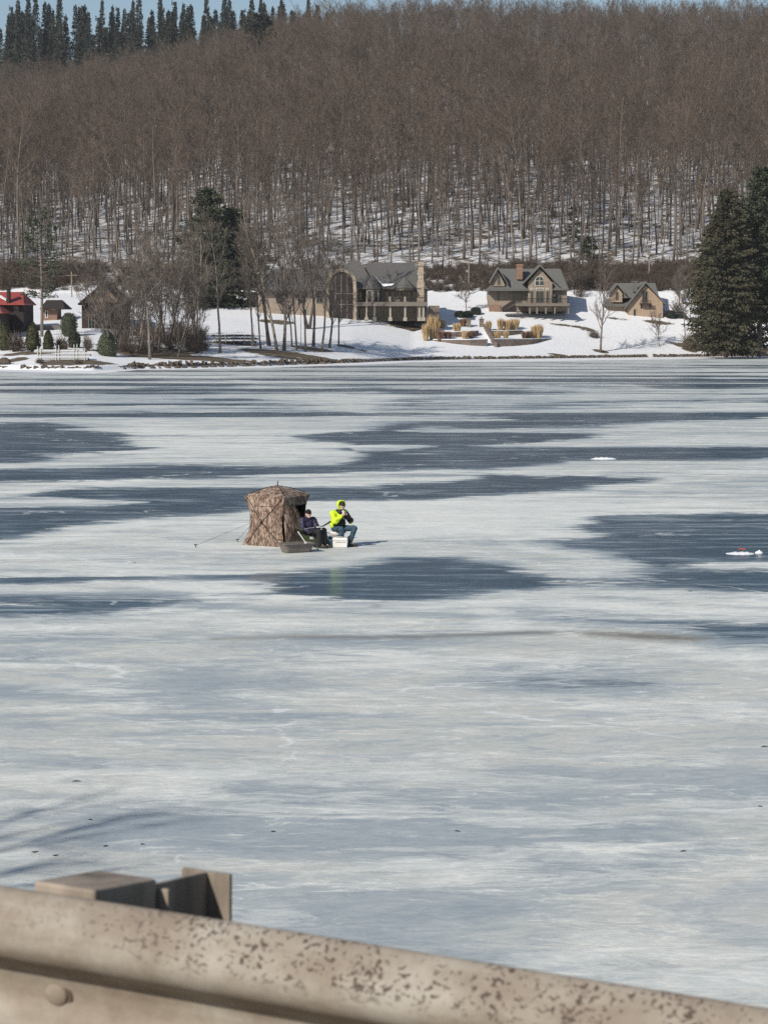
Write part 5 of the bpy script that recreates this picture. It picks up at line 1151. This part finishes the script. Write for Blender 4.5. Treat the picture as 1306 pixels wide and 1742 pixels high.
blob('bib_trousers', [cap((hipR + hipL) / 2, (hipR + hipL) / 2 + Vector((0, 0, .06)), .16, .15), cap(hipR, kR, .115, .1), cap(hipL, kL, .115, .1), cap(kR, aR, .1, .095), cap(kL, aL, .1, .095), cap(kR.lerp(kL, .3), aR.lerp(aL, .3) + Vector((0, 0, .05)), .09, .09)], .013, M['bib'], p2, 4, .012, 10)
for a in (aR, aL): blob('boot', boot_parts(a, a + Vector((.9, -.4, 0))), .01, M['boot'], p2, 2)
b = MB(); b.add(*ell(hd + u_ * .06 - f_ * .012, (.09, .105, .085), yaw)); b.tube([hd + u_ * .035 + (s_ * math.cos(a) * .083 + f_ * math.sin(a) * .1) - f_ * .012 for a in [2 * math.pi * k / 14 for k in range(15)]], .016, 6); b.build('knit_hat', M['knit_black'], p2, True)
glasses(hd, f_, s_, u_, p2)
for w_, d_, s__ in ((wrR, (.9, .0, .05), 1), (wrL, (-.5, -.6, -.1), -1)):
    blob('glove', hand_parts(w_, d_, (0, .4, -.8), .7, s__, 1.25) + [cap(w_ - Vector(d_) * .03, w_ + Vector(d_) * .02, .042, .04)], .007, M['jacket_black'], p2, 1)
# camp chair
e = empty('camp_chair', O2 + Vector((-.12, .05, 0)), 'olive folding camp chair with a cup pocket beside the tent door', 'chair', rz=.38); M4 = lambda x, y, z: Vector((x, y, z))
b = MB()
for q in (-1, 1):
    for z0, z1, y0, y1 in ((.02, .36, -.24, .2), (.36, .02, -.24, .24)): b.tube([M4(q * .27, y0, z0), M4(q * .27, y1, z1)], .012, 6)
    b.tube([M4(q * .27, .2, .02), M4(q * .28, .3, .82)], .012, 6)
    b.tube([M4(q * .27, -.24, .02), M4(q * .29, -.24, .55)], .012, 6)
    for yy in (-.24, .22): b.tube([M4(-q * .27, yy, .02), M4(q * .27, yy, .36)], .010, 6)
b.build('frame', M['black_iron'], e)
def sheet(pts_grid, th): 
    b = MB(); r_, c_ = len(pts_grid), len(pts_grid[0]); vs = [p for row in pts_grid for p in row]
    b.add(vs, [(i * c_ + j, i * c_ + j + 1, (i + 1) * c_ + j + 1, (i + 1) * c_ + j) for i in range(r_ - 1) for j in range(c_ - 1)]); return b
o = sheet([[M4(-.28 + .56 * j / 8, -.25 + .48 * i / 6, .37 - .07 * math.sin(math.pi * j / 8) * math.sin(math.pi * min(1, i / 6 + .2))) for j in range(9)] for i in range(7)], .01).build('seat', M['olive'], e, True); o.modifiers.new('t', 'SOLIDIFY').thickness = .012
o = sheet([[M4(-.24 + .48 * j / 8, .2 + .1 * i / 6 + .05 * math.sin(math.pi * j / 8), .34 + .46 * i / 6) for j in range(9)] for i in range(7)], .01).build('backrest', M['olive'], e, True); o.modifiers.new('t', 'SOLIDIFY').thickness = .012
for q in (-1, 1): b = MB(); b.obox(M4(q * .3, -.02, .56), (.045, 0, 0), (0, .27, .015), (0, 0, .012)); b.build('armrest', M['olive'], e, bev=.01)
b = MB(); b.box(-.3, .3, -.262, -.25, .14, .37); b.build('front_flap', M['olive'], e, bev=.005)
b = MB(); b.box(-.06, .06, -.272, -.2635, .26, .34); b.build('care_label', M['white_plastic'], e)
# fish finder and short rod on the lap
e = empty('ice_fishing_rod', O2 + Vector((.25, -.27, .62)), 'short dark ice fishing rod with a reel resting on the knees of the seated person', 'fishing rod', rz=R(12))
b = MB(); b.tube([(-.2, 0, .0), (.06, 0, .03)], .013, 8); b.tube([(.06, 0, .03), (.30, -.02, .17)], [.022, .028], 8); b.build('grip', M['black_iron'], e)
b = MB(); b.tube([(-.2, 0, 0), (-.5, .02, -.04)], [.006, .003], 5); b.build('blank', M['reflect'], e)
b = MB(); b.lathe([(.035, -.02), (.045, -.015), (.045, .015), (.035, .02)], (.0, 0, -.06), 12); b.build('reel', M['reflect'], e)
b = MB(); b.box(-.05, .05, -.03, .03, 0, .03); o = b.build('bait_box', M['white_plastic'], bev=.006); o.location = O2 + Vector((.17, -.33, .615)); o.rotation_euler.z = .4; tag(o, 'small white bait box on the lap of the person in the chair', 'box')
# bluish bucket and auger handle
Ob = on_plane(561.5, 931); e = empty('bucket', Ob, 'bluish grey minnow bucket on the ice between the two people', 'bucket')
b = MB(); b.lathe([(.105, 0), (.125, .2), (.135, .205), (.135, .225), (.11, .226)], n=18); b.build('pail', M['blue_plastic'], e, True)
b = MB(); b.tube([(-.13 * math.cos(math.pi * k / 8), -.02, .21 - .0 + .13 * math.sin(math.pi * k / 8) * .4) for k in range(9)], .005, 5); b.build('handle', M['black_iron'], e)
Oa = on_plane(554, 929); e = empty('rod_stand', Oa, 'thin black rod stand with a curved top and hanging reel beside the bluish bucket', 'rod holder')
b = MB(); b.tube([(0, 0, 0), (0, 0, .36), (.03, 0, .41), (.08, 0, .41), (.11, 0, .36), (.12, 0, .30)], .011, 6); b.tube([(-.1, .05, 0), (0, 0, .06), (.1, -.05, 0)], .01, 6); b.build('stand', M['black_iron'], e)
b = MB(); b.lathe([(.03, -.03), (.045, -.02), (.045, .02), (.03, .03)], (.13, 0, .24), 10); b.tube([(.13, 0, .3), (.13, 0, .24)], .008, 5); b.build('reel', M['black_iron'], e)

# ---- sled
Os = on_plane(504, 939.2); e = empty('sled', Os, 'grey plastic utility sled standing on the ice in front of the tent', 'sled', rz=R(27))
def tub(L0, W0, L1, W1, z0, z1, th, mt, nm, par):
    b = MB(); rr = .1
    def ring(L_, W_, z, r):
        out = []
        for cx_, cy_, a0 in ((L_ - r, W_ - r, 0), (-L_ + r, W_ - r, 90), (-L_ + r, -W_ + r, 180), (L_ - r, -W_ + r, 270)):
            for k in range(5): a = R(a0 + k * 22.5); out.append((cx_ + r * math.cos(a), cy_ + r * math.sin(a), z))
        return out
    rs_ = [ring(L0 - .03, W0 - .03, z0, rr * .8), ring(L0, W0, z0 + .03, rr), ring(L1, W1, z1 - .02, rr), ring(L1 + .035, W1 + .035, z1 - .02, rr), ring(L1 + .035, W1 + .035, z1, rr), ring(L1 - th, W1 - th, z1, rr), ring(L0 - th, W0 - th, z0 + .05, rr), ring(L0 * .8, W0 * .8, z0 + .045, rr * .6)]
    n = 20; vs = [p for r_ in rs_ for p in r_]; fs = [(k * n + j, k * n + (j + 1) % n, (k + 1) * n + (j + 1) % n, (k + 1) * n + j) for k in range(len(rs_) - 1) for j in range(n)]
    fs.append(tuple(range(n - 1, -1, -1))); fs.append(tuple((len(rs_) - 1) * n + j for j in range(n))); b.add(vs, fs)
    return b.build(nm, mt, par)
tub(.40, .22, .47, .28, 0, .27, .02, M['grey_plastic'], 'tub', e)
b = MB(); 
for yy in (-.12, .12): b.box(-.4, .4, yy - .02, yy + .02, -.0, .02)
b.build('runner', M['grey_plastic'], e); b = MB(); b.tube([(.5, -.1, .22), (.66, -.05, .08), (.72, .02, .03), (.66, .07, .08), (.5, .1, .22)], .008, 5); b.build('tow_rope', M['black_iron'], e)
b = MB(); b.tube([(0, 0, 0), (-.24, .02, .34)], [.014, .017], 8); b.lathe([(.02, -.03), (.05, 0), (.055, .03)], (0, 0, 0), 12); o = b.build('ice_scoop', M['white_plastic']); o.location = Os + Vector((.28, .15, .24)); tag(o, 'pale long-handled ice scoop leaning out of the grey sled', 'scoop')

# ---- hub tent
m, t, b_ = new_mat('camouflage'); v = coords(t, (1, 1, .55))
f1 = nz(t, v, 5, 6, .75, 1.8); f2 = nz(t, coords(t, (3, 3, .8)), 7, 5, .7, .5); f3 = nz(t, v, 2.2, 3, .5, .4)
base = ramp(t, f1, [(.34, (.03, .018, .013)), (.44, (.13, .075, .052)), (.52, (.29, .20, .145)), (.60, (.47, .37, .29)), (.68, (.10, .06, .045))])
base = mixc(t, ramp(t, f2, [(.50, 0), (.60, .85)]), base, (.03, .022, .017)); base = mixc(t, ramp(t, f3, [(.45, 0), (.7, .4)]), base, (.10, .075, .06))
t.links.new(base, b_.inputs['Base Color']); b_.inputs['Roughness'].default_value = .85; bump(t, b_, f1, .3, .02)
M['camouflage'] = m; M['tent_dark'] = mat('tent_dark', (.01, .009, .009), .95, .3, 3)
TH = R(-33); c30, s30 = math.cos(TH), math.sin(TH)
nearc = on_plane(484, 931); side = 1.46
ax = Vector((-math.cos(R(30)), math.sin(R(30)), 0)); ay = Vector((math.sin(R(42)), math.cos(R(42)), 0)); ay = Vector((-ax.y, ax.x, 0)) * -1
if ay.y < 0: ay = -ay
TL, TR = 1.42, 1.46      # left face runs along ax, right face along ay
Ot = nearc + ax * TL / 2 + ay * TR / 2; e = empty('ice_fishing_tent', nearc, 'camouflage pop-up ice fishing tent with an open dark door window', 'tent')
EH = 1.47
def wall_pt(a, c, out, u, w):
    """a,c bottom corners; u along, w up (0..1); hub bulges outward, edges pinch inward"""
    p = a.lerp(c, u); mid = (a + c) / 2; cen = nearc + ax * TL / 2 + ay * TR / 2
    pinch = -.17 * math.sin(math.pi * w) * (abs(2 * u - 1) ** 2); flare = .05 * (1 - w) ** 2 - .03 * w
    du = (abs(u - .5) * 2); dw = abs(w - .5) * 2; bul = .13 * max(0, 1 - max(du, dw)) + .02 * mnoise.noise(Vector((u * 4, w * 4, a.x)))
    q = p + (p - mid) * (2 * pinch / 1.45) ; q = q + out * (bul + flare - .12 * math.sin(math.pi * w) * du ** 2)
    top = .06 * (1 - (2 * u - 1) ** 2) * w
    return Vector((q.x, q.y, w * EH - top * .5))
C = [nearc, nearc + ax * TL, nearc + ax * TL + ay * TR, nearc + ay * TR]; outs = [-ay, ax, ay, -ax]
door = None
for k in range(4):
    a, c, ou = C[k], C[(k + 1) % 4], outs[k]; n = 18; b = MB(nearc); vs = []; fs = []
    for i in range(n + 1):
        for j in range(n + 1): vs.append(wall_pt(a, c, ou, j / n, i / n))
    def hole(i, j):
        if k != 3: return False
        u = (j + .5) / n; w = (i + .5) / n; u = 1 - u     # u from the near corner
        return .30 < u < .86 and .26 < w < .86 and not (w < .86 - (u - .30) * 0 and u < .30 + (.86 - w) * .55)
    fs = [(i * (n + 1) + j, i * (n + 1) + j + 1, (i + 1) * (n + 1) + j + 1, (i + 1) * (n + 1) + j) for i in range(n) for j in range(n) if not hole(i, j)]
    b.add(vs, fs); o = b.build('wall_panel', M['camouflage'], e, False); md = o.modifiers.new('t', 'SOLIDIFY'); md.thickness = .012
    # crossing hub poles felt through the cloth, as dark straps
    b = MB(nearc)
    for (u0, w0), (u1, w1) in (((.06, .97), (.5, .5)), ((.94, .97), (.5, .5)), ((.06, .03), (.5, .5)), ((.94, .03), (.5, .5))):
        if k == 3 and ((u0 > .5 and w0 > .5) or (u0 < .5 and w0 > .5)): continue
        b.tube([wall_pt(a, c, ou, u0 + (u1 - u0) * q / 8, w0 + (w1 - w0) * q / 8) + ou * .012 for q in range(9)], .012, 5)
    b.tube([wall_pt(a, c, ou, .25 + .5 * q / 6, .82) + ou * .01 for q in range(7)], .009, 4)
    b.lathe([(.01, -.03), (.035, -.02), (.035, .02), (.01, .03)], wall_pt(a, c, ou, .5, .5) + ou * .03, 8)
    b.build('hub_poles', M['tent_dark'], e)
    b = MB(nearc); b.tube([wall_pt(a, c, ou, 0.0, q / 10) for q in range(11)], .014, 5); b.tube([wall_pt(a, c, ou, q / 10, 1.0) for q in range(11)], .013, 5); b.build('seam', M['camouflage'], e)
# roof
b = MB(nearc); n = 14; vs = []; cen = nearc + ax * TL / 2 + ay * TR / 2
for i in range(n + 1):
    for j in range(n + 1):
        u, w = j / n, i / n
        if i in (0, n) or j in (0, n):
            if i == 0: q = wall_pt(C[0], C[1], outs[0], u, 1)
            elif i == n: q = wall_pt(C[3], C[2], outs[2], u, 1) if False else wall_pt(C[2], C[3], outs[2], 1 - u, 1)
            elif j == 0: q = wall_pt(C[3], C[0], outs[3], 1 - w, 1)
            else: q = wall_pt(C[1], C[2], outs[1], w, 1)
        else:
            q = nearc + ax * TL * u + ay * TR * w; du, dw = abs(2 * u - 1), abs(2 * w - 1); r_ = max(du, dw)
            q = Vector((q.x, q.y, EH + .27 * (1 - r_ ** 1.5) - .05 * (1 - abs(du - dw)) * 0 + .012 * mnoise.noise(Vector((u * 7, w * 7, 0))) - .035 * min(1, (1 - r_) * 8) * abs(du - dw)))
        vs.append(q)
b.add(vs, [(i * (n + 1) + j, i * (n + 1) + j + 1, (i + 1) * (n + 1) + j + 1, (i + 1) * (n + 1) + j) for i in range(n) for j in range(n)]); o = b.build('roof', M['camouflage'], e); o.modifiers.new('t', 'SOLIDIFY').thickness = .012
b = MB(nearc)
for k in range(4): b.tube([(C[k] - Vector((0, 0, 0))).lerp(cen, q / 6) + Vector((0, 0, EH + .01 + .27 * (1 - (1 - q / 6) ** 1.5))) for q in range(1, 7)], .009, 4)
b.build('roof_poles', M['tent_dark'], e)
b = MB(nearc); tp_ = cen + Vector((0, 0, EH + .26)); b.tube([tp_, tp_ + Vector((.01, 0, .13)), tp_ + Vector((.03, 0, .17))], [.02, .014, .01], 6); b.build('hub_loop', M['tent_dark'], e)
# pulled back door flap
b = MB(nearc); a, c, ou = C[3], C[0], outs[3]; vs = []
for i in range(9):
    for j in range(5): w = .26 + .6 * i / 8; lim = .34 + (.86 - w) * .6; vs.append(wall_pt(a, c, ou, 1 - (lim - .12 + .14 * j / 4), w) + ou * (.02 + .035 * math.sin(j * 1.6)))
b.add(vs, [(i * 5 + j, i * 5 + j + 1, (i + 1) * 5 + j + 1, (i + 1) * 5 + j) for i in range(8) for j in range(4)]); o = b.build('door_flap', M['camouflage'], e); o.modifiers.new('t', 'SOLIDIFY').thickness = .01
# dark inner lining seen through the window (back walls inside)
b = MB(nearc)
for k in (0, 1, 2):
    a, c = C[k], C[(k + 1) % 4]; ia, ic = a.lerp(cen, .26), c.lerp(cen, .26); b.add([ia, ic, ic + Vector((0, 0, EH * .97)), ia + Vector((0, 0, EH * .97))], [(0, 1, 2, 3)])
q4 = [C[k].lerp(cen, .26) + Vector((0, 0, EH * .97)) for k in range(4)]; b.add(q4, [(0, 1, 2, 3)]); o = b.build('lining', M['tent_dark'], e); o.modifiers.new('t', 'SOLIDIFY').thickness = .01
lh = wall_pt(C[1], C[2], outs[1], .5, .5) + outs[1] * .03
a1 = on_plane(333, 931); a2 = on_plane(404, 922)
lh = wall_pt(C[0], C[1], outs[0], 1.0, .45); lh2 = wall_pt(C[1], C[2], outs[1], .5, .45)
for i, (an, st) in enumerate(((a1, lh), (a2, lh2))):
    b = MB(nearc); b.tube([st, an + Vector((0, 0, .05))], .004, 5); b.build('guy_rope', M['tent_dark'], e)
    b = MB(); b.tube([(0, 0, -.05), (0, 0, .08)], .014, 6); b.tube([(-.05, 0, .08), (.05, 0, .08)], .014, 6); o = b.build('ice_anchor', M['black_iron']); o.location = an; tag(o, ['black ice anchor farthest left of the tent', 'black ice anchor close to the left wall of the tent'][i], 'anchor')

# ---- slush heap with tip-up at the right
def heap(px, py, w, h_, label, seed, ext=.35):
    g = on_plane(px, py); rg_ = random.Random(seed); n = 16; m_ = 8; vs = []
    for i in range(m_ + 1):
        for j in range(n + 1):
            u, w_ = j / n * 2 - 1, i / m_ * 2 - 1; r = max(0, 1 - (u * u + w_ * w_)); vs.append((u * w / 2, w_ * w * ext, h_ * (r ** .6) * (.45 + .9 * abs(mnoise.noise(Vector((u * 3 + seed, w_ * 2, seed))))) * 1.3 - .01))
    b = MB(); b.add(vs, [(i * (n + 1) + j, i * (n + 1) + j + 1, (i + 1) * (n + 1) + j + 1, (i + 1) * (n + 1) + j) for i in range(m_) for j in range(n)])
    o = b.build('slush_heap', M['snow_cap'], smooth=True); o.location = g; tag(o, label, 'snow heap'); return g
g = heap(1258, 942, .85, .07, 'flat white slush heap around a fishing hole at the right', 3)
heap(1290, 941, .24, .09, 'small round white slush heap right of the fishing hole', 5)
heap(1026, 781, 1.3, .11, 'white ice ridge lump far out on the ice, right of centre', 9, .2)
heap(495, 932.5, .6, .05, 'slush scraped against the foot of the tent wall', 11, .12)
e = empty('tip_up', on_plane(1261, 940), 'red tip-up fishing device lying across the slush heap', 'tip-up')
M['orange'] = mat('orange', (.45, .08, .05), .5, .1, 5)
b = MB(); b.box(-.09, .09, -.03, .03, .09, .12); b.build('board', M['orange'], e); b = MB(); b.tube([(-.04, 0, .0), (-.04, 0, .12)], .012, 6); b.build('post', M['black_iron'], e)
# scattered dark bits on the ice
for i, (px, py, w) in enumerate([(131, 1330, .1), (60, 1450, .07), (180, 1441, .05), (465, 1415, .05), (778, 1414, .06), (1162, 1449, .07), (1300, 1271, .1), (1292, 1372, .05), (95, 1456, .06), (155, 1395, .05), (243, 1437, .05), (1173, 1006, .1), (230, 958, .06)]):
    g = on_plane(px, py); b = MB(); rg_ = random.Random(i); 
    b.tube([(-w * .6, 0, .008), (-w * .1, rg_.uniform(-.03, .03), .012), (w * .6, rg_.uniform(-.05, .05), .006)], [.004, .009, .003], 5); o = b.build('bark_bit', M['black_iron']); o.location = g
    tag(o, 'small dark bit of bark lying on the bare ice', 'debris', 'dark bits scattered on the ice')

# ------------------------------------------------------------------ guardrail
m, t, b_ = new_mat('weathered_rail'); v = coords(t)
f1 = nz(t, v, 5, 6, .65); f2 = nz(t, v, 60, 3, .6); f3 = nz(t, coords(t, (1.0, 1.0, 1.3)), 118, 2.5, .55, .5); clus = nz(t, v, 14, 4, .6); f4 = nz(t, coords(t, (.6, .6, 4)), 6, 5, .6)
base = ramp(t, mth(t, 'ADD', mth(t, 'MULTIPLY', f1, .6), mth(t, 'MULTIPLY', f4, .4)), [(.38, (.21, .165, .128)), (.5, (.275, .235, .19)), (.62, (.365, .335, .285))])
base = mixc(t, .25, base, ramp(t, f2, [(.3, (.7, .7, .7)), (.7, (1.15, 1.15, 1.15))]), 'MULTIPLY')
tc = nd(t, 'ShaderNodeTexCoord'); sx = nd(t, 'ShaderNodeSeparateXYZ'); t.links.new(tc.outputs['Object'], sx.inputs[0])
# pits gather on the upper crest and thin out to the left (x runs along the rail, z up)
zone = mth(t, 'MULTIPLY', ramp(t, sx.outputs[2], [(.085, 0), (.118, 1)]), ramp(t, mth(t, 'MULTIPLY_ADD', sx.outputs[0], 1.0, .05), [(.05, .15), (.45, 1)]))
pit = mth(t, 'MULTIPLY', ramp(t, mth(t, 'ADD', f3, mth(t, 'MULTIPLY', clus, .45)), [(.805, 0), (.84, .95)]), zone)
base = mixc(t, pit, base, (.075, .055, .045))
t.links.new(base, b_.inputs['Base Color']); b_.inputs['Roughness'].default_value = .8; b_.inputs['Specular IOR Level'].default_value = .25
bump(t, b_, mth(t, 'SUBTRACT', f2, mth(t, 'MULTIPLY', pit, 1.5)), .35, .002)
M['rail'] = m; M['bolt_shade'] = mat('bolt_shade', (.10, .07, .05), .9, .4, 60)  # second material: dark tone for the painted shade round the bolt heads
M['post_steel'] = mat('post_steel', (.24, .20, .16), .85, .5, 11, (1, 1, .25), bmp=.1, spec=.25)
A = Vector((-.55, 3.13, 0)); RT = 5.832; ang = math.atan2(Lr.y, Lr.x)
e = empty('guardrail', A + Vector((0, 0, RT - .156)), 'weathered tan W-beam guardrail with dark pits along the road edge', 'guardrail', rz=ang); e.rotation_euler.y = .011
# local: x along rail, y away from the road (+), z up
prof = [(.052, .150), (.040, .1565), (.028, .1545), (.010, .140), (-.006, .118), (-.010, .098), (-.007, .082), (.006, .066), (.034, .050), (.056, .036), (.065, .018), (.067, 0), (.065, -.015), (.058, -.032), (.040, -.050), (.014, -.066), (-.006, -.080), (-.010, -.098), (-.006, -.118), (.010, -.140), (.028, -.1545), (.040, -.1565)]
# smooth the profile
import itertools
pf = []
for i in range(len(prof) - 1):
    p0, p1_, p2_, p3 = prof[max(0, i - 1)], prof[i], prof[i + 1], prof[min(len(prof) - 1, i + 2)]
    for q in range(4):
        s = q / 4; pf.append(tuple(.5 * (2 * p1_[d] + (p2_[d] - p0[d]) * s + (2 * p0[d] - 5 * p1_[d] + 4 * p2_[d] - p3[d]) * s * s + (3 * p1_[d] - p0[d] - 3 * p2_[d] + p3[d]) * s ** 3) for d in (0, 1)))
pf.append(prof[-1]); b = MB(); vs = []; xs_ = np.linspace(-4, 4.6, 90); n = len(pf)
for x in xs_:
    for (y, z) in pf: vs.append((x, y + .0012 * math.sin(x * 7), z + .0015 * math.sin(x * 3.1)))
b.add(vs, [(i * n + j, i * n + j + 1, (i + 1) * n + j + 1, (i + 1) * n + j) for i in range(len(xs_) - 1) for j in range(n - 1)])
o = b.build('rail_beam', M['rail'], e, True); md = o.modifiers.new('t', 'SOLIDIFY'); md.thickness = .003; md.offset = 1
for k, tt in enumerate((.087 - 1.905, .087, .087 + 1.905, .087 + 3.81)):
    b = MB(); tt -= .009; b.prism([(tt - .082, .070, -.2), (tt - .082, .235, -.2), (tt - .082, .235, .144), (tt - .082, .070, .165)], (.11, 0, 0)); b.build('spacer_block', M['post_steel'], e, bev=.005)
    b = MB(); z0, z1 = -1.3, .116
    b.box(tt - .045, tt + .045, .239, .247, z0, .128); b.prism([(tt - .004, .2475, z0), (tt - .004, .4175, z0), (tt - .004, .4175, .110), (tt - .004, .2475, .127)], (.008, 0, 0)); b.box(tt - .046, tt + .046, .418, .426, z0, .111); b.build('post', M['post_steel'], e, bev=.002)
    b = MB(); cc = (tt - .036, 0, 0); ring = []
    b2 = MB(); b2.lathe([(.0125, -.002), (.0135, .003), (.0115, .007), (.003, .009)], n=18); vs = [(v_[0] * 1.5 + cc[0], .0655 - v_[2], v_[1] * 1.25 + cc[2]) for v_ in b2.v]; b.add(vs, b2.f)
    b.build('bolt', M['rail'], e, True)
    b = MB(); b2 = MB(); b2.lathe([(.017, -.003), (.017, .0015), (.012, .002)], n=16); b.add([(v_[0] * 1.5 + cc[0] + .004, .0655 - v_[2], v_[1] * 1.12 + cc[2] - .001) for v_ in b2.v], b2.f); b.build('shade_ring', M['bolt_shade'], e, True)  # dark disc under the bolt head: its shadow gap put into colour

# ------------------------------------------------------------------ haze: the air over the lake
b = MB(); b.box(-700, 700, -40, 1520, -8.0, 190); o = b.build('haze', bpy.data.materials.new('haze_air')); o['kind'] = 'stuff'; o['label'] = 'thin haze in the air over the lake and hillside'
m = o.data.materials[0]; m.use_nodes = True; t = m.node_tree; t.nodes.clear(); mo = nd(t, 'ShaderNodeOutputMaterial'); pv = nd(t, 'ShaderNodeVolumePrincipled')
pv.inputs['Density'].default_value = .00009; pv.inputs['Color'].default_value = (.9, .94, 1, 1); pv.inputs['Anisotropy'].default_value = .2; t.links.new(pv.outputs[0], mo.inputs['Volume'])
SC.cycles.volume_bounces = 0
